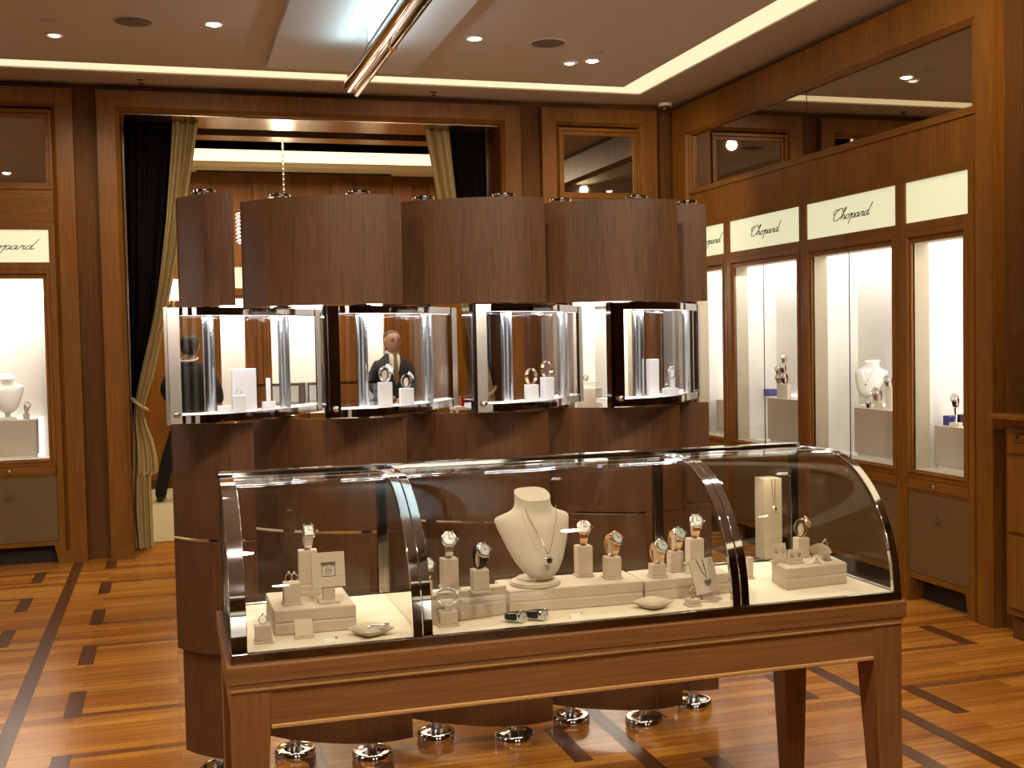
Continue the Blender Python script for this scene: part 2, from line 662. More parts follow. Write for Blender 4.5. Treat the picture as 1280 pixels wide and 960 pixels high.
# right wall
RBY = (5.07, 8.49)
w = MB()
w.box(XB, 4.75, RBY[1], YT, 0, ZS)
w.box(XB, 4.75, RBY[0], RBY[1], 3.225, ZS)
w.box(XB, 4.75, RBY[0], RBY[1], 2.42, 2.665)
w.box(XB + .06, 4.75, RBY[0], RBY[1], 2.665, 3.225)
w.box(XB, 4.75, 4.80, RBY[0], 0, ZS)
struct(w.build('wall_right', M['strip_wood']))
struct(MB().box(XB + .06, 4.75, Y0 - .2, 4.80, 0, ZS).build('wall_right_rear', M['strip_wood']))
o = portal('trim_6', -RBY[1], -RBY[0], .27, ZF, M['wall_wood'], wd2=.14)
o.location = (XR, 0, 0)
o.rotation_euler = (0, 0, -PI / 2)
# wood panels between the mirrors and the signs
struct(MB().box(LB[0], LB[1] + .028, YF + .022, YB, 2.42, 2.665).build('trim_7', M['wall_wood_h']))
struct(MB().box(RB[0] + .006, RB[1], YF + .022, YB, 2.42, 2.665).build('trim_8', M['wall_wood_h']))
struct(MB().box(XR + .022, XB, RBY[0], RBY[1], 2.42, 2.665).build('trim_9', M['wall_wood']))
# other walls of the shop (behind and to the left of the camera)
struct(MB().box(XL - .2, XL, Y0 - .2, YT, 0, ZS).build('wall_left', M['wall_wood']))
struct(MB().box(XL, 4.7, Y0 - .2, Y0, 0, ZS).build('wall_back', M['wall_wood']))
# doorway reveal: polished soffit with a curtain slot, jambs
rv = MB()
rv.box(OX0 + .001, OX1 - .001, YB + .002, YT, OZ - .012, OZ - .002)
rv.box(OX0, OX1, 9.57, 9.80, OZ - .02, OZ + .5)
jm = MB()
jm.box(OX0 - .3, OX0, YT, 9.80, 0, OZ + .5)
jm.box(OX1, OX1 + .3, YT, 9.80, 0, OZ + .5)
struct(jm.build('trim_15', M['strip_wood']))
struct(rv.build('trim_10', M['reveal_wood']))
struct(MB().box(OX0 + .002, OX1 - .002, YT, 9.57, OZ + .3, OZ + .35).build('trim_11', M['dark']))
# base blocks of the mouldings
bb = MB()
for x0, x1 in ((-.748, -.597), (-.443, -.282), (2.567, 2.728), (2.9, 3.05)):
    bb.box(x0, x1, YF - .006, YF + .07, 0, .09)
struct(bb.build('baseboard_far', M['wall_wood']))

# ------------------------------------------------------------------ wall cabinets
def cabinet(name, label, w_, loc, rotz, sign='word', group=None, split=True, far=False):
    t = thing(name, label, 'display cabinet', loc, rotz, group)
    g0, g1 = .09, w_ - .09
    b = MB()
    # stiles and rails round sign, vitrine and base
    b.box(0, .042, .0, .045, .135, 2.42)
    b.box(w_ - .042, w_, .0, .045, .135, 2.42)
    b.box(.042, w_ - .042, .0, .045, 2.38, 2.42)
    b.box(.042, w_ - .042, .0, .045, 2.105, 2.15)
    b.box(.042, w_ - .042, .0, .045, .71, .735)
    b.box(.042, w_ - .042, .004, .045, .635, .645)
    b.box(.042, w_ - .042, .0, .045, .135, .165)
    # carcass sides
    b.box(0, .012, .045, .46, 0.0, 2.42)
    b.box(w_ - .012, w_, .045, .46, 0.0, 2.42)
    b.box(.012, w_ - .012, .44, .46, 0.0, 2.42)
    b.box(.012, w_ - .012, .1, .44, .69, .70)
    b.build('carcass', M['wall_wood'], t)
    f = MB()
    rg = []
    for ins, dp in ((0, -.006), (.022, -.006), (.03, .006), (.046, .006), (.046, .03), (0, .03)):
        x0, x1, z0, z1 = .044 + ins, w_ - .044 - ins, .737 + ins * .4, 2.103 - ins * 1.45
        rg.append([(x0, dp, z0), (x1, dp, z0), (x1, dp, z1), (x0, dp, z1)])
    f.loft(rg + [rg[0]], True)
    f.f = [q for q in f.f if len(set(q)) == 4]
    # drop the end caps of the loop
    f.f = f.f[:-2]
    f.mi = f.mi[:len(f.f)]
    f.build('vitrine_frame', M['wall_wood'], t)
    s = MB().box(.042, w_ - .042, .012, .03, 2.15, 2.38).build('sign', M['sign'], t)
    if sign == 'word':
        lettering('lettering', s, w_ / 2 + .0, 2.262, .010, .43, .10)
    z0, z1 = .757, 2.037
    pane_z = (z0, z1)
    if split:
        mid = (g0 + g1) / 2 - .01
        MB().box(g0, mid - .0015, .012, .016, *pane_z).build('glass_pane', M['vglass'], t)
        MB().box(mid + .0015, g1, .012, .016, *pane_z).build('glass_pane', M['vglass'], t)
        MB().box(mid - .0015, mid + .0015, .011, .017, *pane_z).build('pane_joint', M['dark'], t)
    else:
        MB().box(g0, g1, .012, .016, *pane_z).build('glass_pane', M['vglass'], t)
    # greige reveal then a bigger white lit chamber
    r = MB()
    r.box(g0 - .01, g0, .02, .125, z0 - .03, z1 + .03)
    r.box(g1, g1 + .01, .02, .125, z0 - .03, z1 + .03)
    r.box(g0, g1, .02, .125, z0 - .01, z0)
    r.box(g0, g1, .02, .125, z1, z1 + .01)
    r.box(.012, w_ - .012, .115, .125, z1 + .01, z1 + .14)
    # shoulders that hide the lamps
    r.box(.012, g0 - .01, .115, .125, z0 - .03, z1 + .01)
    r.box(g1 + .01, w_ - .012, .115, .125, z0 - .03, z1 + .01)
    r.build('reveal', M['vit_gray'], t)
    ch = MB()
    ch.box(.012, .018, .125, .40, z0 - .04, z1 + .14)
    ch.box(w_ - .018, w_ - .012, .125, .40, z0 - .04, z1 + .14)
    ch.box(.012, w_ - .012, .40, .41, z0 - .04, z1 + .14)
    ch.box(.018, w_ - .018, .10, .40, z0 - .04, z0 - .015)
    ch.box(.018, w_ - .018, .125, .40, z1 + .12, z1 + .14)
    ch.build('lining', M['vit_white'], t)
    ld = MB()
    ld.box(.05, w_ - .05, .13, .15, z1 + .095, z1 + .115)
    ld.build('led_strip', M['led'], t)
    d = MB().box(.05, w_ - .05, .002, .03, .648, .707).build('drawer', M['wall_wood_h'], t)
    MB().lathe([(.004, .0), (.004, -.012), (.011, -.016), (.012, -.024), (.006, -.03), (.001, -.031)], 14, (w_ / 2, .002, .68), 'Y').build('knob', M['silver'], d, 40)
    p = MB().box(.046, w_ - .046, .008, .03, .168, .632).build('door', M['brownpanel'], t)
    e_ = MB()
    e_.lathe([(.036, .0), (.036, -.004), (.03, -.006), (.028, -.003), (.001, -.003)], 24, (w_ / 2, .008, .50), 'Y')
    for k in range(6):
        an = k * PI / 3
        e_.lathe([(.009, .0), (.008, -.006), (.001, -.007)], 8, (w_ / 2 + .016 * math.cos(an), .006, .50 + .016 * math.sin(an)), 'Y')
    e_.build('emblem', M['brownpanel'], p, 40)
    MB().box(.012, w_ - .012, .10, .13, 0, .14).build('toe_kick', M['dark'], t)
    for xx, sg in ((.0, 1), (w_, -1)):
        br = MB()
        br.hexa([(xx, .0, 0), (xx + sg * .05, .0, 0), (xx + sg * .05, .1, 0), (xx, .1, 0)], [(xx, .0, .135), (xx + sg * .075, .0, .135), (xx + sg * .075, .1, .135), (xx, .1, .135)])
        br.build('bracket_foot', M['wall_wood'], t)
    return t


def vit_light(x, y, z, sx, sy, power, rotz=0, col=(1, .97, .93)):
    return area('vitrine_lamp', (x, y, z), (sx, sy), power, col, (0, 0, rotz))


cabs = {}
cabs['L'] = cabinet('display_cabinet', 'tall oak display cabinet with a lit script sign, left of the curtained doorway', LB[1] + .03 - LB[0], (LB[0], YF, 0), 0, group='lit display cabinets', split=False)
cabs['R'] = cabinet('display_cabinet', 'oak display cabinet right of the doorway, mostly hidden behind the wooden screen', RB[1] - RB[0] - .004, (RB[0] + .005, YF, 0), 0, group='lit display cabinets', split=False)
RW = [(8.488, 7.835, 'word', False, 'oak display cabinet at the inner corner, nearly hidden behind the wooden screen'),
      (7.83, 6.753, 'word', True, 'oak display cabinet with a lit script sign, next to the end of the wooden screen'),
      (6.75, 5.698, 'word', True, 'oak display cabinet with a script sign and a white necklace bust inside'),
      (5.695, 5.072, 'blank', False, 'narrow oak display cabinet whose lit sign is blank')]
for y1, y0, sg, sp, lb in RW:
    cabs[lb] = cabinet('display_cabinet', lb, y1 - y0, (XR, y1, 0), -PI / 2, sg, 'lit display cabinets', sp)
for y1, y0 in ((8.488, 7.835), (7.83, 6.753), (6.75, 5.698), (5.695, 5.072)):
    vit_light(XR + .28, (y0 + y1) / 2, 2.14, .18, (y1 - y0) - .12, 5.0 * (y1 - y0))
    o = area('vitrine_side_lamp', (XR + .19, y0 + .045, 1.42), (.03, 1.2), 4.0, (1, .98, .95))
    o.rotation_euler = Vector((.75, .66, 0)).to_track_quat('-Z', 'Y').to_euler()
for x0, x1 in ((LB[0], LB[1]), (RB[0], RB[1])):
    vit_light((x0 + x1) / 2, YF + .27, 2.14, x1 - x0 - .1, .18, 16)


# unseen lit cabinets added on left and back walls, for chrome to reflect
for k, (x, y, rz) in enumerate(((XL + .47, 2.2, PI / 2), (XL + .47, 5.2, PI / 2), (2.6, Y0 + .47, PI), (.6, Y0 + .47, PI))):
    t = cabinet('display_cabinet', 'oak display cabinet with a blank lit sign, added unseen for reflections in the chrome', 1.1, (x, y, 0), rz, 'blank', 'cabinets added on the unseen walls for reflections', False)
    d_ = Matrix.Rotation(rz, 4, 'Z') @ Vector((.55, .25, 0))
    vit_light(x + d_.x, y + d_.y, 2.14, 1.0, .18, 26, rz)


# mirrors above the cabinets
def mirror(name, label, x0, x1, loc, rotz, joint=None):
    t = thing(name, label, 'mirror', loc, rotz, 'bronze mirrors above the cabinets')
    f = MB()
    z0, z1 = 2.665, 3.225
    rg = []
    for ins, dp in ((0, .012), (.018, .012), (.022, .03), (.045, .03), (.05, .052), (0, .06)):
        a, b, lo, hi = x0 + ins, x1 - ins, z0 + ins, z1 - ins * 1.2
        rg.append([(a, dp, lo), (b, dp, lo), (b, dp, hi), (a, dp, hi)])
    f.loft(rg + [rg[0]])
    f.f = f.f[:-2]
    f.mi = f.mi[:len(f.f)]
    f.build('frame', M['wall_wood_h'], t)
    MB().box(x0 + .045, x1 - .045, .046, .054, z0 + .045, z1 - .055).build('mirror_glass', M['mirror'], t)
    if joint is not None:
        MB().box(joint - .002, joint + .002, .044, .047, z0 + .045, z1 - .055).build('joint', M['dark'], t)
    return t


mirror('mirror', 'small bronze mirror above the cabinet left of the doorway', LB[0], LB[1] + .03, (0, YF, 0), 0)
mirror('mirror', 'small bronze mirror right of the doorway, above the wooden screen', RB[0] + .006, RB[1], (0, YF, 0), 0)
mirror('mirror', 'long bronze mirror with one joint above the right wall cabinets', -RBY[1], -RBY[0], (XR, 0, 0), -PI / 2, -6.76)

# ------------------------------------------------------------------ ceiling fittings
def downlight(name, label, x, y, lit=True, target=None, power=60):
    t = thing(name, label, 'ceiling light', (x, y, ZS), 0, 'recessed ceiling spotlights')
    MB().lathe([(.058, .0), (.058, -.006), (.046, -.010), (.040, -.004), (.040, .0)], 28).build('ring', M['white_plastic'], t, 40)
    MB().lathe([(.036, -.001), (.030, -.012), (.022, -.016), (.001, -.017)], 20).build('bulb', M['lamp' if lit else 'lamp_dim'], t, 40)
    if lit or power:
        spot('ceiling_spot', (x, y, ZS - .05), target or (x, y, 0), power, (1, .89, .72), 95, 0.8, .05)
    return t


downlight('ceiling_downlight', 'dim white ring spotlight at the left of the ceiling', -.597, 7.49, False, (-.6, 8.6, 1.9), 60)
downlight('ceiling_downlight', 'bright ceiling spotlight between the left speaker and the white panel', .315, 7.04, True, (.3, 8.6, 1.9), 60)
downlight('ceiling_downlight', 'bright ceiling spotlight just right of the white panel', 1.896, 7.03, True, (1.9, 8.6, 1.9), 60)
downlight('ceiling_downlight', 'bright ceiling spotlight near the cove corner', 2.83, 7.43, True, (3.7, 8.5, 2.2), 75)
downlight('ceiling_downlight', 'unlit little spotlight beside the bright one near the cove corner', 2.702, 7.53, False, (2.7, 7, 0), 0)
for k, (x, y, tx, ty, tz, pw) in enumerate(((-1.6, 4.2, -1.0, 6.2, 0, 130), (.2, 4.6, -.2, 5.6, 0, 110), (2.0, 4.9, 2.6, 5.2, 0, 110), (3.1, 4.0, 4.0, 6.4, 2.3, 110), (2.6, 3.6, 2.3, 3.95, 0, 75),
                                            (.3, 1.6, .9, 4.0, .9, 170), (1.9, 1.6, 1.5, 4.0, .9, 170), (-1.4, 1.4, -.4, 4.5, .3, 150), (3.0, 1.6, 3.3, 6.6, 1.6, 70), (0.6, -.8, .6, 1.5, 0, 90))):
    downlight('ceiling_downlight', 'unseen ceiling spotlight added for fill light', x, y, True, (tx, ty, tz), pw)  # extra spots out of view, added to light the room
for x, y, lb in ((-.137, 7.087, 'round grey ceiling speaker left of the white panel'), (2.386, 7.05, 'round grey ceiling speaker right of the white panel')):
    t = thing('ceiling_speaker', lb, 'speaker', (x, y, ZS), 0, 'round ceiling speakers')
    MB().lathe([(.118, .0), (.118, -.006), (.108, -.008), (.108, -.004)], 36).build('rim', M['ceiling'], t, 30)
    MB().lathe([(.108, -.002), (.1, -.007), (.001, -.009)], 36).build('grille', M['speaker'], t, 60)
for x, y, lb in ((-.6, 7.188, 'tiny slot diffuser above the dim left spotlight'), (2.794, 7.215, 'tiny slot diffuser near the cove corner spotlight')):
    tag(MB().lathe([(.045, .0), (.045, -.004), (.02, -.006), (.001, -.003)], 20).build('ceiling_vent', M['soffit'], None, 40, (x, y, ZS)), lb, 'vent', 'small ceiling diffusers')
for x, y, lb in ((-.122, 8.63, 'small sprinkler head on the soffit above the left of the doorway'), (1.996, 8.63, 'small sprinkler head on the soffit above the right of the doorway')):
    t = thing('ceiling_sprinkler', lb, 'sprinkler', (x, y, ZS), 0, 'sprinkler heads')
    MB().lathe([(.028, .0), (.026, -.004), (.010, -.008), (.008, -.022)], 16).build('escutcheon', M['dark_chrome'], t, 40)
    MB().lathe([(.006, -.022), (.018, -.026), (.018, -.028), (.001, -.028)], 12).build('deflector', M['dark_chrome'], t, 40)
t = thing('ceiling_camera', 'small white dome camera in the ceiling corner', 'camera', (3.94, 8.70, ZS))
MB().lathe([(.055, .0), (.055, -.02), (.048, -.026)], 24).build('collar', M['white_plastic'], t, 40)
MB().lathe([(.042, -.026), (.038, -.045), (.024, -.06), (.001, -.066)], 24).build('dome', M['dark_chrome'], t, 60)

# ceiling panel and the chrome uplight hanging below it
PX0, PX1, PY0, PY1 = .685, 1.675, -1.0, 7.90
r_ = .045
poly = []
for cx_, cy_, a0 in ((PX1 - r_, PY1 - r_, 0), (PX0 + r_, PY1 - r_, 90), (PX0 + r_, PY0 + r_, 180), (PX1 - r_, PY0 + r_, 270)):
    for k in range(7):
        an = math.radians(a0 + k * 15)
        poly.append((cx_ + r_ * math.cos(an), cy_ + r_ * math.sin(an)))
pl = MB().prism(poly, ZS - .045, ZS - .001).build('ceiling_panel', M['panel_white'], None, 40)
tag(pl, 'long white dropped ceiling panel lit bluish from the chrome bar', 'ceiling panel')
t = thing('pendant_light', 'long chrome bar light hanging under the white ceiling panel', 'pendant light', (1.18, 3.6, 3.20))
L = 7.47 - 3.6
body = MB()
rings = []
for yy, sc in ((-L - .0, .3), (-L + .02, 1), (L - .05, 1), (L - .02, .9), (L, .45)):
    ring = []
    for k in range(20):
        an = 2 * PI * k / 20
        ring.append((.050 * sc * math.cos(an), yy, .052 * sc * math.sin(an) - .012))
    rings.append(ring)
body.loft(rings)
body.build('housing', M['chrome'], t, 50)
MB().tube([(.034, -L + .02, -.062), (.034, L - .04, -.062)], .021, 14).build('lower_tube', M['chrome'], t, 50)
MB().box(-.03, .03, -L + .05, L - .06, .041, .048).build('lamp_trough', M['panel_white'], t)
for yy in (-3.0, 0.0, 1.9, 3.2):
    MB().tube([(0, yy, .03), (0, yy, .186)], .006, 8).build('rod', M['chrome'], t)
for yy in (1.1, 2.6):
    b_ = MB().tube([(.012, yy, -.062), (.052, yy, -.062)], .026, 14).build('joint', M['chrome'], t, 50)
o = area('uplight', (1.12, 4.9, 3.258), (4.4, .05), 7, (.66, .92, 1.0))
o.rotation_euler = Vector((-.62, 0, .78)).to_track_quat('-Z', 'Y').to_euler()
o = area('uplight', (1.25, 4.9, 3.258), (4.4, .05), 8, (.78, .93, 1.0))
o.rotation_euler = Vector((.62, 0, .78)).to_track_quat('-Z', 'Y').to_euler()

# ------------------------------------------------------------------ curtains in the doorway
def drape(name, label, rows, mat, mirror_x=None, depth=.035, folds=5, y=9.12, tie=None, n=40):
    """rows: (z, x0, x1) from the top down; folds run down the cloth"""
    t = thing(name, label, 'curtain', ((rows[0][1] + rows[0][2]) / 2 if mirror_x is None else mirror_x * 2 - (rows[0][1] + rows[0][2]) / 2, y, 0), 0, 'tied back doorway curtains')
    ox = t.location.x
    rr = spline([(a, b, c_) for a, b, c_ in rows], 6)
    front, back = [], []
    for q in rr:
        z, x0, x1 = q
        fr, bk = [], []
        wdt = max(x1 - x0, .01)
        amp = depth * (0.5 + 0.5 * min(1, wdt / .2))
        for k in range(n + 1):
            u = k / n
            x = x0 + u * wdt
            yy = amp * math.sin(u * folds * 2 * PI + .5 * math.sin(u * 9)) + .4 * amp * math.sin(u * folds * 4.3 + z * 1.2)
            if mirror_x is not None:
                x = 2 * mirror_x - x
            fr.append((x - ox, yy, z))
            bk.append((x - ox, yy + .012, z))
        front.append(fr + bk[::-1])
    mb = MB()
    mb.loft(front)
    mb.build('cloth', mat, t, 70)
    if tie:
        z, x0, x1, zo = tie
        if mirror_x is not None:
            x0, x1 = 2 * mirror_x - x0, 2 * mirror_x - x1
        pts = []
        for k in range(24):
            an = 2 * PI * k / 24
            u = .5 + .5 * math.cos(an)
            pts.append((x0 + (x1 - x0) * u - ox, (depth + .045) * math.sin(an), z + zo * (1 - u)))
        mb = MB()
        mb.tube(pts, .014, 8, True)
        mb.build('tieback', mat, t, 60)
    return t


CM = (OX0 + OX1) / 2
beige = [(3.235, .085, .275), (2.8, .045, .20), (2.34, -.005, .115), (1.8, -.09, .0), (1.35, -.20, -.10), (1.05, -.262, -.185), (.80, -.275, -.12), (.6, -.285, -.10), (.55, -.285, -.15), (.3, -.295, -.15), (.02, -.28, -.15)]
black = [(3.235, -.27, .12), (2.8, -.272, .09), (2.34, -.272, .03), (1.8, -.274, -.05), (1.35, -.276, -.16), (1.05, -.278, -.20), (.6, -.278, -.20), (.02, -.278, -.18)]
beige_r = [(z, a + (-.012), b - .005) for z, a, b in beige]
drape('beige_curtain', 'beige silk curtain tied back at the left side of the doorway', beige, M['beige_cloth'], None, .03, 3, 9.06, (1.06, -.272, -.165, .09))
drape('black_curtain', 'black velvet curtain hanging at the left jamb of the doorway', black, M['black_cloth'], None, .03, 6, 9.20)
drape('beige_curtain', 'beige silk curtain tied back at the right side of the doorway', beige_r, M['beige_cloth'], CM, .03, 3, 9.06, (1.06, -.272, -.165, .09))
drape('black_curtain', 'black velvet curtain hanging at the right jamb of the doorway', black, M['black_cloth'], CM, .03, 6, 9.20)
# ------------------------------------------------------------------ the room beyond the doorway
YR = 12.9
fb = [(.46, .90), (1.0, 1.76), (2.06, 2.44), (-1.1, -.3)]
wf = MB()
xs = [-5.0] + [v for ab in sorted(fb) for v in ab] + [7.5]
for i in range(0, len(xs), 2):
    wf.box(xs[i], xs[i + 1], YR + .02, YR + .6, 0, 3.43)
for a, b in fb:
    wf.box(a, b, YR + .02, YR + .6, 2.42, 3.43)
struct(wf.build('wall_far_room_back', M['wall_wood']))
struct(MB().box(-5.2, -5.0, 9.8, 13.6, 0, 3.6).build('wall_far_room_left', M['wall_wood']))
struct(MB().box(7.5, 7.7, 9.8, 13.6, 0, 3.6).build('wall_far_room_right', M['wall_wood']))
wq = MB()
wq.box(-5.0, OX0 - .3, 9.7, 9.8, 0, 3.75)
wq.box(OX1 + .3, 7.5, 9.7, 9.8, 0, 3.75)
struct(wq.build('wall_far_room_front', M['wall_wood']))
tr = MB()
for x0, x1 in ((-.25, .42), (.94, .99), (1.79, 2.03), (2.48, 2.7), (2.9, 3.3), (3.5, 3.9)):
    tr.box(x0, x1, YR - .02, YR + .02, .1, 3.33)
struct(tr.build('trim_12', M['wall_wood']))
# stepped lit cornice and cove of the far room
cn = MB()
cn.box(-5, 7.5, YR - .5, YR + .6, 3.40, 3.45)
cn.box(-5, 7.5, YR - .62, YR - .5, 3.43, 3.55)
cn.box(-5, 7.5, 9.8, YR + .6, 3.86, 3.9)
cn.box(-5, 7.5, 9.8, 10.6, 3.62, 3.66)
struct(cn.build('trim_13', M['cove_white']))
struct(MB().box(.35, 2.45, YR - .14, YR - .04, 3.392, 3.40).build('trim_14', M['dark']))  # flat dark strip standing for the shade in the ceiling gap
area('cove_lamp', (1.5, YR - .2, 3.60), (6, .3), 22, (1, .84, .55), (PI, 0, 0))
area('far_room_light', (1.3, 11.2, 3.84), (4.5, 1.6), 190, (1, .84, .62))
for i, (a, b) in enumerate(fb):
    lbs = ['lit oak cabinet in the room beyond, left one seen through the doorway', 'wide lit oak cabinet in the middle of the room beyond the doorway', 'lit oak cabinet in the room beyond, behind the standing man', 'lit oak cabinet in the room beyond, hidden behind the left curtain']
    if i == 3:
        continue
    cabinet('display_cabinet', lbs[i], b - a, (a, YR, 0), 0, 'blank', 'cabinets in the room beyond', False)
    vit_light((a + b) / 2, YR + .27, 2.14, (b - a) - .1, .18, 34 * (b - a))

# chandelier with its chain
ch = thing('chandelier', 'crystal chandelier on a chain in the room beyond the doorway', 'chandelier', (1.085, 11.0, 2.4))
for k in range(41):
    mb = MB()
    z = .44 + k * .0245
    rot = (k % 2) * PI / 2
    pts = [(.010 * math.cos(a) * math.cos(rot), .010 * math.cos(a) * math.sin(rot), z + .018 * math.sin(a)) for a in [2 * PI * j / 10 for j in range(10)]]
    mb.tube(pts, .0035, 5, True)
    mb.build('chain_link', M['silver'], ch, 60)
MB().lathe([(.012, .43), (.04, .41), (.02, .38), (.02, .05), (.05, 0), (.001, -.03)], 16).build('stem', M['silver'], ch, 40)
hoop = MB()
for rad, z in ((.44, .36), (.30, .16)):
    hoop.tube([(rad * math.cos(2 * PI * k / 36), rad * math.sin(2 * PI * k / 36), z) for k in range(36)], .012, 6, True)
    for k in range(6):
        an = k * PI / 3
        hoop.tube([(rad * math.cos(an), rad * math.sin(an), z), (0, 0, z + .12)], .005, 5)
hoop.build('hoop', M['silver'], ch, 60)
cr = MB()
for rad, z, nn in ((.44, .36, 52), (.30, .16, 36)):
    for k in range(nn):
        an = 2 * PI * k / nn
        x, y = rad * math.cos(an), rad * math.sin(an)
        for q in range(8):
            zz = z - .02 - q * .036
            s_ = .011
            cr.add([(x, y, zz + .016), (x + s_, y, zz), (x, y + s_, zz), (x - s_, y, zz), (x, y - s_, zz), (x, y, zz - .016)],
                   [(0, 1, 2), (0, 2, 3), (0, 3, 4), (0, 4, 1), (5, 2, 1), (5, 3, 2), (5, 4, 3), (5, 1, 4)])
o = cr.build('crystal_strands', M['pearl'], ch)
o['kind'] = 'stuff'
dl = bpy.data.lights.new('chandelier_bulb', 'POINT')
dl.energy = 14
dl.color = (1, .86, .62)
dl.shadow_soft_size = .08
o = bpy.data.objects.new('chandelier_bulb', dl)
COL.objects.link(o)
o.location = (1.085, 11.0, 2.72)

# sconce
t = thing('wall_sconce', 'lit cone shaded wall sconce in the room beyond, beside the left curtain', 'wall lamp', (.05, YR - .14, 2.0))
MB().lathe([(.13, .02), (.075, .24)], 24).build('lamp_shade', M['shade'], t, 60)
MB().tube([(0, 0, .05), (0, .02, -.03), (0, .118, -.03)], .012, 8).build('arm', M['gold'], t, 60)
MB().box(-.04, .04, .105, .12, -.12, .06).build('back_plate', M['gold'], t, bevel=.004)


# glass counters in the far room
def far_counter(label, x0, x1, y0, y1):
    t = thing('glass_counter', label, 'glass counter', ((x0 + x1) / 2, (y0 + y1) / 2, 0), 0, 'glass counters in the room beyond')
    hw, hd = (x1 - x0) / 2, (y1 - y0) / 2
    MB().box(-hw, hw, -hd, hd, .08, .78).build('base', M['table_wood_v'], t)
    MB().box(-hw + .03, hw - .03, -hd + .03, hd - .03, 0, .08).build('plinth', M['dark'], t)
    MB().box(-hw + .01, hw - .01, -hd + .01, hd - .01, .78, .80).build('deck', M['deck'], t)
    g = MB()
    g.box(-hw, hw, -hd, -hd + .006, .80, 1.155)
    g.box(-hw, -hw + .006, -hd + .006, hd, .80, 1.155)
    g.box(hw - .006, hw, -hd + .006, hd, .80, 1.155)
    g.build('glass_wall', M['vglass'], t)
    MB().box(-hw, hw, -hd, hd, 1.155, 1.165).build('glass_top', M['vglass'], t)
    MB().box(-hw + .01, hw - .01, -hd + .05, hd - .02, .975, .981).build('glass_shelf', M['vglass'], t)
    fr = MB()
    fr.box(-hw - .004, hw + .004, -hd - .004, -hd + .01, 1.148, 1.172)
    fr.box(-hw - .004, hw + .004, -hd - .004, -hd + .01, .79, .81)
    for xx in (-hw - .004, hw - .010):
        fr.box(xx, xx + .014, -hd - .004, -hd + .01, .81, 1.148)
    fr.build('frame', M['chrome'], t)
    return t


far_counter('glass counter in the room beyond, under the left lit cabinets', .62, 1.20, 10.75, 11.25)
far_counter('glass counter in the room beyond, beside the standing man', 1.23, 1.93, 10.75, 11.25)

# ------------------------------------------------------------------ people in the far room
def skin_mesh(name, chains, extra=None):
    """chains: list of [(x,y,z,r), ...]; a chain may start with an index tuple to branch from an earlier joint"""
    vs, es, rs, roots = [], [], [], set()
    for chn in chains:
        prev = None
        for p in chn:
            if isinstance(p, int):
                prev = p
                continue
            vs.append(p[:3])
            rs.append(p[3:])
            i = len(vs) - 1
            if prev is not None:
                es.append((prev, i))
            else:
                roots.add(i)
            prev = i
    me = bpy.data.meshes.new(name)
    me.from_pydata(vs, es, [])
    o = bpy.data.objects.new(name, me)
    COL.objects.link(o)
    sk = o.modifiers.new('skin', 'SKIN')
    sk.use_smooth_shade = True
    lay = me.skin_vertices[0].data if me.skin_vertices else None
    if lay is None:
        bm = bmesh.new()
        bm.from_mesh(me)
        bm.verts.layers.skin.verify()
        bm.to_mesh(me)
        bm.free()
        lay = me.skin_vertices[0].data
    for i, r in enumerate(rs):
        lay[i].radius = (r[0], r[1] if len(r) > 1 else r[0])
        lay[i].use_root = i in roots
    sb = o.modifiers.new('sub', 'SUBSURF')
    sb.levels = sb.render_levels = 1
    dg = bpy.context.evaluated_depsgraph_get()
    dg.update()
    ev = o.evaluated_get(dg)
    res = bpy.data.meshes.new_from_object(ev)
    bpy.data.objects.remove(o)
    res.polygons.foreach_set('use_smooth', [True] * len(res.polygons))
    return res


def obj_mesh(name, me, mat, parent):
    me.materials.clear()
    me.materials.append(mat)
    o = bpy.data.objects.new(name, me)
    COL.objects.link(o)
    o.parent = parent
    return o


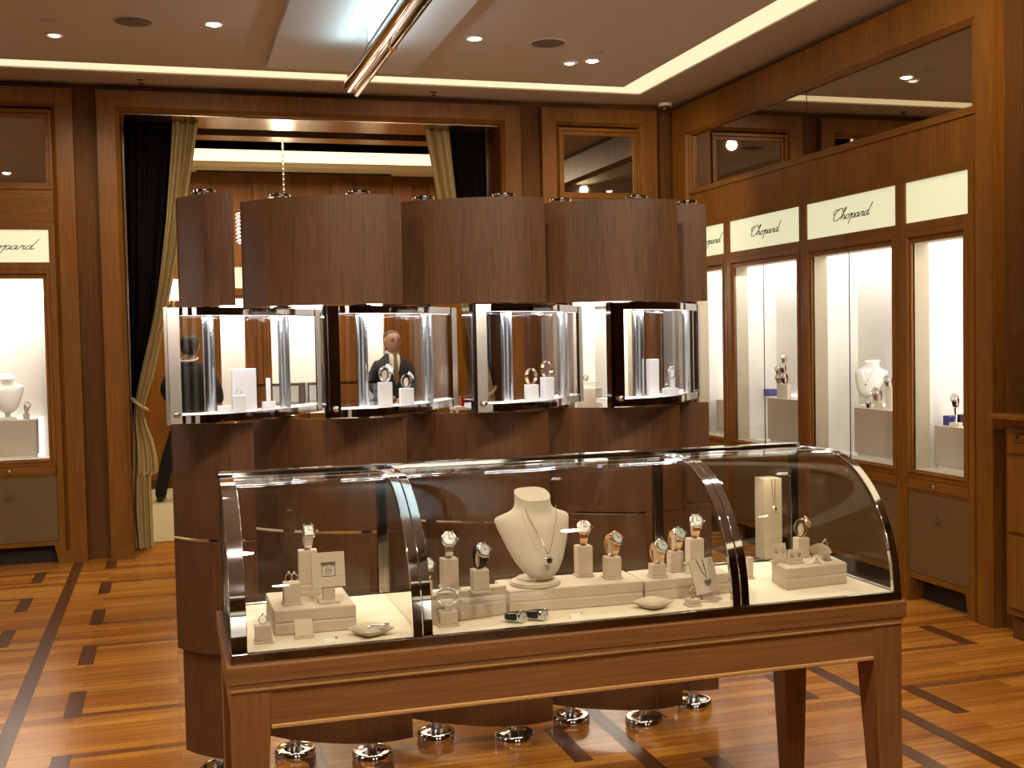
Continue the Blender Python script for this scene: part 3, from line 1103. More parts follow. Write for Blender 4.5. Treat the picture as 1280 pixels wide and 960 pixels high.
def head_mb(cx, cy, cz, h=.225, turn=0.0):
    """head with brow, nose, lips, chin and ears; chin at the bottom, facing -y"""
    mb = MB()
    prof = [(0, .30, .34, -.10), (.06, .42, .50, -.10), (.14, .52, .66, -.08), (.25, .60, .78, -.05), (.36, .64, .86, -.02), (.48, .67, .92, .0), (.60, .69, .96, .02), (.72, .68, .96, .03), (.82, .63, .90, .04), (.90, .52, .76, .05), (.96, .34, .52, .05), (1.0, .05, .08, .05)]
    n = 28
    rings = []
    for u, rx, ry, oy in prof:
        ring = []
        for k in range(n):
            an = 2 * PI * k / n
            x = math.sin(an) * rx * .5
            y = -math.cos(an) * ry * .5 + oy
            fr = max(0, math.cos(an)) ** 3
            lx = abs(math.sin(an))
            nose = math.exp(-((u - .42) / .07) ** 2) * math.exp(-(x / .05) ** 2) * .13 + math.exp(-((u - .52) / .08) ** 2) * math.exp(-(x / .04) ** 2) * .06
            brow = math.exp(-((u - .60) / .05) ** 2) * .02 * fr
            eye = -math.exp(-((u - .52) / .05) ** 2) * math.exp(-((abs(x) - .14) / .07) ** 2) * .045 * fr
            lip = math.exp(-((u - .25) / .03) ** 2) * math.exp(-(x / .12) ** 2) * .03
            chin = math.exp(-((u - .08) / .06) ** 2) * math.exp(-(x / .12) ** 2) * .03
            y -= nose + brow + eye + lip + chin
            ring.append((x * h, y * h, u * h))
        rings.append(ring)
    mb.loft(rings)
    for sg in (-1, 1):
        er = []
        for k in range(8):
            an = 2 * PI * k / 8
            er.append((sg * .345 * h, (.03 + .06 * math.cos(an)) * h, (.48 + .13 * math.sin(an)) * h))
        mb.tube(er, .018 * h / .225 * .7, 6, True)
        mb.lathe([(.001, 0), (.05 * h, .004), (.05 * h, .008), (.001, .01)], 8, (sg * .33 * h, .03 * h, .48 * h), 'X')
    mb.xf(Matrix.Translation((cx, cy, cz)) @ Matrix.Rotation(turn, 4, 'Z'))
    return mb


def hand_chains(wx, wy, wz, dx, dy, dz, sg):
    """palm and five fingers as separate chains from the wrist, pointing along (dx,dy,dz)"""
    d = Vector((dx, dy, dz)).normalized()
    side = d.cross(Vector((0, 1, .3))).normalized() * sg
    out = []
    w0 = Vector((wx, wy, wz))
    for i, (off, ln) in enumerate(((-.026, .055), (-.009, .066), (.009, .062), (.026, .048))):
        b0 = w0 + d * .03 + side * off * .6
        b1 = w0 + d * .085 + side * off
        b2 = b1 + d * ln * .5 + Vector((0, -.008, -.006))
        b3 = b1 + d * ln * .85 + Vector((0, .004, -.02))
        out.append([(*b0, .014), (*b1, .0115), (*b2, .009), (*b3, .0075)])
    t0 = w0 + d * .02 - side * .018
    out.append([(*t0, .013), *[(*(t0 - side * .03 + d * .03), .011)], (*(t0 - side * .036 + d * .062), .009)])
    return out


def join_mesh(me, mb):
    """append a builder's geometry to a mesh so the body stays one mesh"""
    bm = bmesh.new()
    bm.from_mesh(me)
    m2 = mb.mesh('tmp', M['skin'], 80)
    bm.from_mesh(m2)
    bm.to_mesh(me)
    bm.free()
    bpy.data.meshes.remove(m2)
    me.polygons.foreach_set('use_smooth', [True] * len(me.polygons))
    return me


def shoe_mb(x, y, ang):
    mb = MB()
    prof = [(-.07, .032, .06), (-.04, .036, .075), (.02, .036, .07), (.08, .044, .05), (.14, .046, .04), (.18, .034, .032), (.2, .012, .02)]
    rings = []
    for l, hw_, ht in prof:
        rings.append([(hw_ * math.cos(a), -l, max(0, ht * (.5 + .5 * math.sin(a)))) for a in [2 * PI * k / 12 for k in range(12)]])
    mb.loft(rings)
    mb.xf(Matrix.Translation((x, y, 0)) @ Matrix.Rotation(ang, 4, 'Z'))
    return mb


# --- the man facing the shop, hands together before him
t = thing('person', 'standing man in a dark suit, white shirt and olive tie with hands clasped', 'person', (2.19, 11.62, 0), 0.08)
body = skin_mesh('body', [
    [(0, 0, .88, .085, .065), (0, 0, 1.05, .11, .08), (0, .01, 1.25, .14, .09), (0, .015, 1.33, .10, .07), (0, .01, 1.41, .052), (0, -.005, 1.48, .052)],
    [2, (-.16, .01, 1.285, .04), (-.225, .02, 1.10, .042), (-.13, -.15, .97, .034), (-.06, -.205, .962, .03), (-.035, -.222, .958, .028)],
    [2, (.16, .01, 1.285, .04), (.225, .02, 1.10, .042), (.13, -.15, .97, .034), (.06, -.205, .952, .03), (.035, -.222, .948, .028)],
    [0, (-.09, 0, .78, .065), (-.10, -.01, .45, .058), (-.11, .01, .09, .042)],
    [0, (.09, 0, .78, .065), (.10, -.01, .45, .058), (.11, .01, .09, .042)],
] + hand_chains(-.055, -.205, .960, .75, -.30, -.45, 1) + hand_chains(.055, -.225, .950, -.75, -.25, -.5, -1))
body = join_mesh(body, head_mb(0, -.012, 1.425, .225, .12))
bo = obj_mesh('body', body, M['skin'], t)
jacket = skin_mesh('jacket', [
    [(0, 0, .70, .19, .145), (0, 0, .82, .188, .14), (0, 0, 1.05, .165, .125), (0, .01, 1.22, .185, .13), (0, .015, 1.335, .155, .105), (0, .02, 1.375, .115, .085), (0, .022, 1.415, .075, .06)],
    [3, (-.172, .012, 1.30, .062), (-.235, .02, 1.10, .058), (-.14, -.14, .975, .046)],
    [3, (.172, .012, 1.30, .062), (.235, .02, 1.10, .058), (.14, -.14, .975, .046)],
])
obj_mesh('jacket', jacket, M['suit'], t)
trs = skin_mesh('trousers', [
    [(0, 0, 1.06, .12, .09), (0, 0, .90, .15, .115), (-.09, 0, .76, .105), (-.10, -.01, .45, .078), (-.11, .012, .12, .066), (-.11, .012, .015, .062)],
    [1, (.09, 0, .76, .105), (.10, -.01, .45, .078), (.11, .012, .12, .066), (.11, .012, .015, .062)],
])
obj_mesh('trousers', trs, M['suit'], t)
sh = MB()
sh.loft([[(-.052, -.095, 1.395), (.052, -.095, 1.395), (.045, -.02, 1.43), (-.045, -.02, 1.43)], [(-.05, -.122, 1.33), (.05, -.122, 1.33), (.05, -.04, 1.33), (-.05, -.04, 1.33)], [(-.006, -.142, 1.13), (.006, -.142, 1.13), (.006, -.05, 1.13), (-.006, -.05, 1.13)]])
sh.tube([(.058 * math.sin(a), .01 - .058 * math.cos(a), 1.425 + .012 * math.cos(a) * -1) for a in [2 * PI * k / 20 for k in range(20)]], .014, 6, True)
sh.build('shirt', M['shirt'], t, 60)
ti = MB()
ti.loft([[(-.018, -.104, 1.415), (.018, -.104, 1.415), (.018, -.085, 1.415), (-.018, -.085, 1.415)], [(-.014, -.125, 1.375), (.014, -.125, 1.375), (.014, -.11, 1.375), (-.014, -.11, 1.375)], [(-.03, -.150, 1.15), (.03, -.150, 1.15), (.03, -.135, 1.15), (-.03, -.135, 1.15)], [(-.004, -.15, 1.10), (.004, -.15, 1.10), (.004, -.135, 1.10), (-.004, -.135, 1.10)]])
ti.build('tie', M['tie'], t, 40)
hr = MB()
rings = []
for u, rx, ry, oy in ((.52, .70, .60, .19), (.66, .715, .74, .14), (.78, .70, .90, .075), (.88, .60, .84, .06), (.95, .42, .62, .055), (1.015, .06, .09, .05)):
    rings.append([((math.sin(a) * rx * .5) * .228, (-math.cos(a) * ry * .5 + oy) * .228, u * .225) for a in [2 * PI * k / 24 for k in range(24)]])
hr.loft(rings)
hr.xf(Matrix.Translation((0, -.012, 1.425)) @ Matrix.Rotation(.12, 4, 'Z'))
hr.build('hair', M['hair_grey'], t, 70)
ey = MB()
for sg in (-1, 1):
    ey.lathe([(.001, -.006), (.006, -.004), (.006, .0), (.001, .004)], 8, (sg * .032, -.012 - .088, 1.425 + .118), 'Y')
ey.xf(Matrix.Translation((0, -.012, 0)) @ Matrix.Rotation(.12, 4, 'Z') @ Matrix.Translation((0, .012, 0)))
ey.build('eyes', M['ink'], t, 60)
fb_ = MB()
for sg in (-1, 1):
    fb_.tube([(sg * .016, -.118, 1.425 + .134), (sg * .032, -.116, 1.425 + .139), (sg * .050, -.104, 1.425 + .134)], .0042, 6)
fb_.xf(Matrix.Translation((0, -.012, 0)) @ Matrix.Rotation(.12, 4, 'Z') @ Matrix.Translation((0, .012, 0)))
fb_.build('eyebrows', M['hair_grey'], t, 60)
mo = MB().tube([(-.024, -.108, 1.425 + .055), (0, -.121, 1.425 + .057), (.024, -.108, 1.425 + .055)], [.002, .0048, .002], 6)
mo.xf(Matrix.Translation((0, -.012, 0)) @ Matrix.Rotation(.12, 4, 'Z') @ Matrix.Translation((0, .012, 0)))
mo.build('mouth', M['lips'], t, 60)
for sg in (-1, 1):
    shoe_mb(sg * .11, .01, sg * .15).build('shoe', M['shoe'], t, 60)

# --- the person in black seen from behind at the left
t = thing('person', 'person in black clothes with dark hair seen from behind beyond the left curtain', 'person', (.20, 11.75, 0), 2.75)
body = skin_mesh('body', [
    [(0, 0, .88, .08, .065), (0, 0, 1.05, .105, .08), (0, .01, 1.24, .135, .09), (0, .015, 1.33, .10, .07), (0, .0, 1.41, .05), (0, -.015, 1.48, .05)],
    [2, (-.16, .01, 1.28, .04), (-.26, .0, 1.10, .04), (-.24, -.14, .96, .032), (-.22, -.2, .95, .027)],
    [2, (.16, .01, 1.28, .04), (.26, .0, 1.10, .04), (.24, -.14, .96, .032), (.22, -.2, .95, .027)],
    [0, (-.10, 0, .78, .065), (-.14, -.01, .45, .056), (-.16, .01, .09, .04)],
    [0, (.10, 0, .78, .065), (.25, -.01, .45, .056), (.34, .01, .09, .04)],
] + hand_chains(-.22, -.2, .95, .3, -.8, -.3, 1) + hand_chains(.22, -.2, .95, -.3, -.8, -.3, -1))
body = join_mesh(body, head_mb(0, -.02, 1.425, .22, .2))
obj_mesh('body', body, M['skin'], t)
obj_mesh('jacket', skin_mesh('jacket', [
    [(0, 0, .68, .19, .15), (0, 0, .80, .188, .145), (0, 0, 1.05, .175, .13), (0, .01, 1.22, .195, .135), (0, .015, 1.33, .155, .10), (0, .015, 1.39, .075, .07)],
    [3, (-.18, .012, 1.295, .066), (-.27, .0, 1.10, .062), (-.24, -.14, .965, .048)],
    [3, (.18, .012, 1.295, .066), (.27, .0, 1.10, .062), (.24, -.14, .965, .048)],
]), M['black_suit'], t)
obj_mesh('trousers', skin_mesh('trousers', [
    [(0, 0, 1.06, .12, .09), (0, 0, .90, .15, .115), (-.10, 0, .76, .105), (-.14, -.01, .45, .078), (-.16, .012, .12, .066), (-.16, .012, .015, .062)],
    [1, (.10, 0, .76, .105), (.25, -.01, .45, .078), (.33, .012, .12, .066), (.34, .012, .015, .062)],
]), M['black_suit'], t)
hr = MB()
rings = []
for u, rx, ry, oy in ((.10, .52, .40, .19), (.30, .66, .55, .20), (.42, .74, .66, .20), (.56, .78, .78, .16), (.70, .78, .92, .10), (.82, .72, .98, .06), (.92, .58, .84, .06), (.98, .38, .58, .055), (1.04, .06, .09, .05)):
    rings.append([((math.sin(a) * rx * .5) * .228, (-math.cos(a) * ry * .5 + oy) * .228, u * .22) for a in [2 * PI * k / 24 for k in range(24)]])
hr.loft(rings)
hr.xf(Matrix.Translation((0, -.02, 1.425)) @ Matrix.Rotation(.2, 4, 'Z'))
hr.build('hair', M['hair'], t, 70)
cl = MB()
cl.tube([(.085 * math.sin(a), .02 - .075 * math.cos(a), 1.405 + .02 * math.cos(a)) for a in [2 * PI * k / 20 for k in range(20)]], .009, 6, True)
cl.build('collar', M['shirt'], t, 60)
shoe_mb(-.16, .01, -.15).build('shoe', M['shoe'], t, 60)
shoe_mb(.34, .01, .3).build('shoe', M['shoe'], t, 60)

# red lidded box on a ledge behind the right curtain
# ================================================================== wooden screen with four glass boxes
scr = thing('display_screen', 'free-standing wavy screen of brown veneer boards on chrome poles with four lit glass boxes', 'display screen', (1.05, 4.2, 0))
SX, SY = 1.05, 4.2


def sp(pts, n=5):
    return [(q.x - SX, q.y - SY) for q in spline(pts, n)]


REL = [(-.565, 4.40), (-.53, 4.352), (-.432, 4.245), (-.286, 4.150), (-.165, 4.106), (-.08, 4.100), (0, 4.115)]
P1 = [(.0, 4.275), (.06, 4.19), (.13, 4.13), (.20, 4.105), (.277, 4.112)]
P5 = [(1.90, 4.36), (1.98, 4.285), (2.06, 4.25), (2.13, 4.245)]
ROWS = [('upper', 1.682, 2.072, 0.0), ('l1', .866, 1.272, 0.0), ('l2', .464, .858, -.012), ('l3', .085, .456, .012)]
for rn, z0, z1, dy in ROWS:
    plans = []
    if rn == 'upper':
        plans.append([(.042, 4.30), (.08, 4.235), (.13, 4.16), (.18, 4.12), (.229, 4.10)])
    elif rn == 'l3':
        plans.append([(.018, 4.27), (.06, 4.205), (.13, 4.135), (.20, 4.105), (.277, 4.112)])
    else:
        plans.append(P1)
    for xr in (.820, 1.366, 1.908):
        pp = [(xr + a, b) for a, b in REL]
        if rn == 'upper' and xr < 1:
            pp = [(.273, 4.40), (.312, 4.335), (.388, 4.245), (.534, 4.15), (.655, 4.106), (.74, 4.10), (.82, 4.112)]
        plans.append(pp)
    p5 = list(P5)
    if rn != 'l3':
        p5 = p5[:-1] + [(2.095, 4.243)]
    plans.append(p5)
    for pp in plans:
        MB().ribbon([(x, y + dy) for x, y in sp(pp)], .022, z0, z1).build('panel', M['board_wood'], scr, 35)
POLES = [(.137, 4.206), (.407, 4.292), (.676, 4.168), (.945, 4.297), (1.225, 4.172), (1.494, 4.297), (1.762, 4.172), (2.037, 4.305)]
for x, y in POLES:
    x -= SX
    y -= SY
    p = MB().lathe([(.021, .045), (.021, 2.078)], 20, (x, y, 0)).build('pole', M['satin'], scr, 40)
    MB().lathe([(.074, .0), (.076, .006), (.076, .036), (.07, .044), (.03, .045), (.022, .05)], 32, (x, y, 0)).build('foot', M['chrome'], scr, 40)
    MB().lathe([(.04, 2.078), (.042, 2.082), (.042, 2.09), (.001, 2.094)], 24, (x, y, 0)).build('cap', M['chrome'], scr, 40)
    cb = MB()
    for zz in (1.274, 1.674):
        cb.lathe([(.034, zz), (.036, zz + .003), (.034, zz + .007)], 20, (x, y, 0))
    cb.build('collar', M['dark_chrome'], scr, 40)
# glass boxes
BOXP = [(0, 3.975), (.08, 3.972), (.16, 3.995), (.25, 4.05), (.34, 4.125), (.43, 4.235), (.51, 4.345), (.565, 4.42)]
BOXX = [0.0, .528, 1.055, 1.582]
ZB0, ZB1 = 1.286, 1.672
for bi, bx in enumerate(BOXX):
    b = MB()
    full = sp([(bx + a, y) for a, y in BOXP], 6)
    b.ribbon(full, .03, ZB0, ZB0 + .026)
    b.ribbon(full, .03, ZB1 - .026, ZB1)
    x0, y0 = full[0]
    x1, y1 = full[-1]
    b.prism([(x0, y0 - .002), (x0 + .038, y0 - .003), (x0 + .038, y0 + .03), (x0, y0 + .03)], ZB0, ZB1)
    b.prism([(x1 - .03, y1 - .045), (x1, y1 - .003), (x1, y1 + .03), (x1 - .03, y1 - .012)], ZB0, ZB1)
    fr = b.build('box_frame', M['box_chrome'], scr, 30)
    # side edge strip, lock and hinge
    s_ = MB()
    s_.prism([(x0 - .012, y0 + .004), (x0 - .002, y0 + .004), (x0 - .002, y0 + .05), (x0 - .012, y0 + .05)], ZB0 - .004, ZB1 + .002)
    s_.build('side_strip', M['dark_chrome'], fr)
    lk = MB()
    lk.lathe([(.011, .0), (.011, -.012), (.007, -.016), (.001, -.017)], 14, (x0 + .02, y0 - .002, ZB0 + .03), 'Y')
    lk.build('lock', M['silver'], fr, 40)
    gl = MB()
    inner = [(x, y + .012) for x, y in full if x0 + .03 < x < x1 - .02]
    gl.ribbon(inner, .004, ZB0 + .026, ZB1 - .026)
    gl.build('front_glass', M['vglass'], fr, 40)
    bk = MB()
    back = [(x, y + .20) for x, y in full]
    bk.ribbon(back, .004, ZB0 + .02, ZB1 - .02)
    bk.build('back_glass', M['vglass'], fr, 40)
    for (xx, yy) in (full[0], full[-1]):
        MB().box(xx - .002, xx + .002, yy + .03, yy + .20, ZB0 + .02, ZB1 - .02).build('side_glass', M['vglass'], fr)
    pl = MB()
    pl.ribbon([(x, y + .03) for x, y in full], .17, ZB0 + .008, ZB0 + .024)
    pl.build('platform', M['vit_white'], fr)
    tp = MB()
    tp.ribbon([(x, y + .03) for x, y in full], .17, ZB1 - .02, ZB1 - .008)
    tp.build('top_plate', M['vit_white'], fr)
    ld = MB()
    ld.ribbon([(x, y + .035) for x, y in full[3:-4]], .012, ZB1 - .026, ZB1 - .021)
    ld.build('led_strip', M['led'], fr)
    area('box_lamp', (bx + .18, 4.15, ZB1 - .03), (.30, .05), 2.2, (.95, .97, 1), (0, 0, -.5))
    area('box_lamp', (bx + .42, 4.33, ZB1 - .03), (.20, .05), 1.2, (.95, .97, 1), (0, 0, .9))

# ================================================================== showcase table
TX0, TX1, TY0, TY1 = .105, 1.935, 2.715, 3.315
TCX = (TX0 + TX1) / 2
tb = thing('showcase_table', 'brown oak table carrying a long curved glass jewellery case with chrome ribs', 'showcase', (TCX, 3.0, 0))
OX, OY = -TCX, -3.0


def tbox(mb, x0, x1, y0, y1, z0, z1):
    return mb.box(x0 + OX, x1 + OX, y0 + OY, y1 + OY, z0, z1)


s = MB()
tbox(s, TX0, TX1, TY0, TY1, .755, .80)
s.build('tabletop', M['table_wood'], tb, bevel=.003)
s = MB()
tbox(s, TX0 + .006, TX1 - .006, TY0 + .006, TY1 - .006, .735, .755)
s.build('moulding', M['bead'], tb, bevel=.004)
a = MB()
for y0, y1 in ((TY0 + .012, TY0 + .032), (TY1 - .032, TY1 - .012)):
    tbox(a, TX0 + .10, TX1 - .10, y0, y1, .652, .736)
for x0, x1 in ((TX0 + .012, TX0 + .032), (TX1 - .032, TX1 - .012)):
    tbox(a, x0, x1, TY0 + .10, TY1 - .10, .652, .736)
a.build('apron', M['table_wood'], tb)
bd = MB()
tbox(bd, TX0 + .10, TX1 - .10, TY0 + .008, TY0 + .034, .642, .653)
tbox(bd, TX0 + .10, TX1 - .10, TY1 - .034, TY1 - .008, .642, .653)
bd.build('apron_bead', M['bead'], tb, bevel=.003)
for ix, xx in enumerate((TX0 + .01, TX1 - .01)):
    for iy, yy in enumerate((TY0 + .01, TY1 - .01)):
        sx_, sy_ = (1 if ix == 0 else -1), (1 if iy == 0 else -1)
        x, y = xx + OX, yy + OY

        def rect(x, y, w_, d_, z):
            p = [(x, y, z), (x + sx_ * w_, y, z), (x + sx_ * w_, y + sy_ * d_, z), (x, y + sy_ * d_, z)]
            return p if sx_ * sy_ > 0 else p[::-1]
        MB().hexa(rect(x, y, .052, .052, 0), rect(x, y, .094, .094, .736)).build('leg', M['table_wood_v'], tb, bevel=.003)
# glass case on top
CXa, CXb, CYa, CYb = .122, 1.925, 2.735, 3.285
ZD = .822
ZTOP = 1.187
base = MB()
tbox(base, CXa - .004, CXb + .004, CYa - .006, CYa + .012, .80, ZD + .002)
tbox(base, CXa - .004, CXb + .004, CYb - .012, CYb + .004, .80, ZD + .002)
tbox(base, CXa - .004, CXa + .012, CYa + .012, CYb - .012, .80, ZD + .002)
tbox(base, CXb - .012, CXb + .004, CYa + .012, CYb - .012, .80, ZD + .002)
base.build('case_base', M['dark_chrome'], tb, bevel=.002)
d = MB()
tbox(d, CXa + .012, CXb - .012, CYa + .012, CYb - .03, .80, ZD)
d.build('deck', M['deck'], tb)
YC, RY, RZ = 3.08, 3.08 - 2.737, ZTOP - ZD


def prof(off=0.0, n=18):
    """case section from the front edge up and over to the back (y, z)"""
    pts = []
    for k in range(n + 1):
        an = PI - (PI / 2) * k / n
        pts.append((YC + (RY + off) * math.cos(an), ZD + (RZ + off) * math.sin(an)))
    return pts


def arch(x0, x1, t0, mat, name, tail=CYb):
    mb = MB()
    outer = prof(.004)
    inner = prof(.004 - t0)
    outer = outer + [(tail, outer[-1][1])]
    inner = inner + [(tail, inner[-1][1])]
    rings = []
    for (yo, zo), (yi, zi) in zip(outer, inner):
        rings.append([(x0 + OX, yo + OY, zo), (x1 + OX, yo + OY, zo), (x1 + OX, yi + OY, zi), (x0 + OX, yi + OY, zi)])
    mb.loft(rings)
    return mb.build(name, mat, tb, 30, bevel=.0015)


XA = .575
XBq = 1.437
arch(CXa - .004, CXa + .034, .014, M['chrome'], 'rib')
for xc in (XA, XBq):
    arch(xc - .0245, xc - .001, .016, M['chrome'], 'rib')
    arch(xc + .001, xc + .0245, .016, M['chrome'], 'rib')
arch(CXb - .020, CXb + .004, .014, M['chrome'], 'rib')


def curved_glass(x0, x1, nm='curved_glass'):
    mb = MB()
    outer = prof(0)
    inner = prof(-.005)
    outer += [(CYb - .03, outer[-1][1])]
    inner += [(CYb - .03, inner[-1][1])]
    rings = []
    for (yo, zo), (yi, zi) in zip(outer, inner):
        rings.append([(x0 + OX, yo + OY, zo), (x1 + OX, yo + OY, zo), (x1 + OX, yi + OY, zi), (x0 + OX, yi + OY, zi)])
    mb.loft(rings)
    return mb.build(nm, M['case_glass'], tb, 30)


curved_glass(CXa + .035, XA - .026)
curved_glass(XA + .026, XBq - .026)
curved_glass(XBq + .026, CXb - .021)
rl = MB()
tbox(rl, CXa - .004, CXb + .004, CYb - .03, CYb + .006, ZTOP - .012, ZTOP + .008)
rl.build('top_rail', M['chrome'], tb, bevel=.003)
lt = MB()
tbox(lt, CXa + .05, CXb - .04, CYb - .055, CYb - .032, ZTOP - .014, ZTOP - .004)
lt.build('lamp_rail', M['chrome'], tb, bevel=.002)
for x0, x1 in ((CXa + .03, XA - .04), (XA + .03, XBq - .04), (XBq + .03, CXb - .03)):
    g = MB()
    tbox(g, x0, x1, CYb - .018, CYb - .012, ZD + .002, ZTOP - .014)
    g.build('back_glass', M['case_glass'], tb)
for xc, w_ in ((XA, .03), (XBq, .03), (CXb - .016, .028), (CXa + .012, .02)):
    g = MB()
    tbox(g, xc - w_ / 2, xc + w_ / 2, CYb - .024, CYb - .004, ZD, ZTOP - .012)
    g.build('back_post', M['dark_chrome'], tb, bevel=.002)


def end_glass(xc, nm):
    mb = MB()
    pr = prof(-.006) + [(CYb - .03, ZTOP - .014), (CYb - .03, ZD + .001)]
    n = len(pr)
    vs = [(xc - .0025 + OX, y + OY, z) for y, z in pr] + [(xc + .0025 + OX, y + OY, z) for y, z in pr]
    fs = [tuple(range(n - 1, -1, -1)), tuple(range(n, 2 * n))] + [(i, (i + 1) % n, n + (i + 1) % n, n + i) for i in range(n)]
    mb.add(vs, fs)
    mb.build(nm, M['case_glass'], tb)


end_glass(CXa + .008, 'end_glass')
end_glass(CXb - .008, 'end_glass')
end_glass(XA, 'divider_glass')
for x0, x1 in ((CXa, XA), (XA, XBq), (XBq, CXb)):
    area('case_lamp', ((x0 + x1) / 2, CYb - .06, ZTOP - .02), (x1 - x0 - .1, .02), 3.1 * (x1 - x0), (1, .89, .75), (math.radians(-18), 0, 0))

# ================================================================== jewellery and display pieces
def scale_at(p):
    return FPX / ((Vector(p) - Vector((0, 0, H))).dot(FW))


def block_geo(t, w_, d_, h, mat, lip=True, tilt=0):
    if lip:
        MB().box(-w_ / 2 - .003, w_ / 2 + .003, -d_ / 2 - .003, d_ / 2 + .003, 0, .006).build('base', mat, t, bevel=.0012)
    MB().box(-w_ / 2, w_ / 2, -d_ / 2, d_ / 2, .006 if lip else 0, h).build('body' if lip else 'block', mat, t, bevel=.002)


TOPS = {}


def blk(key, x0, x1, yt, yb, Z, label, mat='cream', lip=True, rot=0.0, name='display_block', cat='display block', group=None, ratio=.9, Y=None, X=None):
    """a little cloth covered block measured from its outline in the photograph"""
    if Y is not None:
        p = at((x0 + x1) / 2, yb, Y=Y)
        p.z = Z
    elif X is not None:
        p = at((x0 + x1) / 2, yb, X=X)
        p.z = Z
    else:
        p = at((x0 + x1) / 2, yb, Z=Z)
    s_ = scale_at(p)
    wpx = (x1 - x0) / s_
    w_ = wpx / (1 + ratio * abs(p.x) / p.y)
    d_ = w_ * ratio
    h = (yb - yt) / s_
    loc = (p.x + d_ / 2 * p.x / p.y * .6, p.y + d_ / 2 + .003, Z)
    t = thing(name, label, cat, loc, rot, group)
    block_geo(t, w_, d_, h, M[mat], lip)
    TOPS[key] = (Vector((loc[0], loc[1], Z + h)), w_, d_)
    return t


# --- watches: one of each kind, copied
def make_watch(name, label, band, case, strap=False, square=False, group='watches in the showcase'):
    t = thing(name, label, 'watch', (0, 0, -5), 0, group)
    ry, rz, hw_ = .0195, .0275, .0085
    rings = []
    n = 30
    for k in range(n):
        an = 2 * PI * k / n
        w2 = hw_ * (1.0 + .25 * math.cos(an - PI * .8))
        link = .0006 * (k % 2) if not strap else 0
        co = (math.cos(an), math.sin(an))
        rings.append([(-w2, ry * co[0] * f, .0285 + rz * co[1] * f) for f in (1.0 + link * 20,)] +
                     [(w2, ry * co[0], .0285 + rz * co[1])] +
                     [(w2, (ry - .0028) * co[0], .0285 + (rz - .0028) * co[1])] + [(-w2, (ry - .0028) * co[0], .0285 + (rz - .0028) * co[1])])
    rings.append(rings[0])
    mb = MB()
    mb.loft(rings)
    mb.f = mb.f[:-2]
    mb.mi = mb.mi[:len(mb.f)]
    mb.build('strap' if strap else 'bracelet', M[band], t, 30)
    a = math.radians(28)
    mtx = Matrix.Translation((0, -ry * math.cos(math.radians(38)) - .0005, .0285 + rz * math.sin(math.radians(38)))) @ Matrix.Rotation(-a, 4, 'X')
    c_ = MB()
    if square:
        c_.box(-.0135, .0135, -.008, .0, -.015, .015)
    else:
        c_.lathe([(.0165, .0), (.0185, -.002), (.0185, -.005), (.0165, -.008), (.0142, -.0085), (.0142, -.0065), (.001, -.0065)], 26, (0, 0, 0), 'Y')
    c_.lathe([(.0028, .0), (.0028, .004), (.001, .0045)], 8, (.0185, -.0035, 0), 'X')
    for sx_ in (-1, 1):
        for sz_ in (-1, 1):
            c_.box(sx_ * .0085 - .0018, sx_ * .0085 + .0018, -.005, -.001, sz_ * .0165 - .003, sz_ * .0165 + .003)
    c_.xf(mtx)
    co = c_.build('case', M[case], t, 35)
    dl_ = MB()
    if square:
        dl_.box(-.010, .010, -.0086, -.007, -.0115, .0115)
    else:
        dl_.lathe([(.0140, -.0068), (.0138, -.0074), (.001, -.0074)], 26, (0, 0, 0), 'Y')
    dl_.xf(mtx)
    dd = dl_.build('dial', M['dial'], t, 40)
    hn = MB()
    hn.box(-.0006, .0006, -.0090, -.0084, -.001, .0095)
    hn.box(-.0005, .0075, -.0090, -.0084, -.0005, .0007)
    for k in range(12):
        an = k * PI / 6
        x_, z_ = .0115 * math.cos(an), .0115 * math.sin(an)
        hn.box(x_ - .0008, x_ + .0008, -.0090, -.0084, z_ - .0008, z_ + .0008)
    hn.xf(mtx)
    hn.build('hands', M['ink'], dd)
    cf = MB()
    cf.loft([[(sx * .0055, (ry - .011) * math.cos(2 * PI * k / 20), .0225 + (rz - .0095) * math.sin(2 * PI * k / 20)) for k in range(20)] for sx in (-1, 1)])
    cf.build('cuff', M['cream'], t, 40)
    return t


W_SILVER = make_watch('wristwatch', 'x', 'silver', 'silver')
W_GOLD = make_watch('wristwatch', 'x', 'gold', 'gold')
W_STRAP = make_watch('wristwatch', 'x', 'strap', 'silver', True)
W_TWO = make_watch('wristwatch', 'x', 'gold', 'silver')
W_SQ = make_watch('wristwatch', 'x', 'silver', 'silver', False, True)
USED = set()


def watch(proto, loc, rot, label, scale=1.0, group='watches in the showcase'):
    loc = (loc[0], loc[1], loc[2] + .0002)
    if proto.name not in USED:
        USED.add(proto.name)
        proto.location = loc
        proto.rotation_euler = (0, 0, rot)
        proto.scale = (scale,) * 3
        proto['label'] = label
        proto['group'] = group
        return proto
    return dup(proto, loc, rot, label, group, scale)


def ring(loc, label, mat='silver', R=.0105, rot=0.0, gem=True, stand=True, tube=.0012, group='rings in the showcase', name='ring', cat='ring'):
    t = thing(name, label, cat, loc, rot, group)
    mb = MB()
    mb.tube([(R * math.cos(2 * PI * k / 28), 0, R + tube + R * math.sin(2 * PI * k / 28)) for k in range(28)], tube, 8, True)
    mb.build('band', M[mat], t, 60)
    if gem:
        g = MB()
        z = 2 * R + tube * 2
        g.lathe([(.0008, z - .001), (.0034, z + .0028), (.0026, z + .0042), (.0005, z + .0043)], 8)
        g.build('gem', M['pearl'], t)
    return t


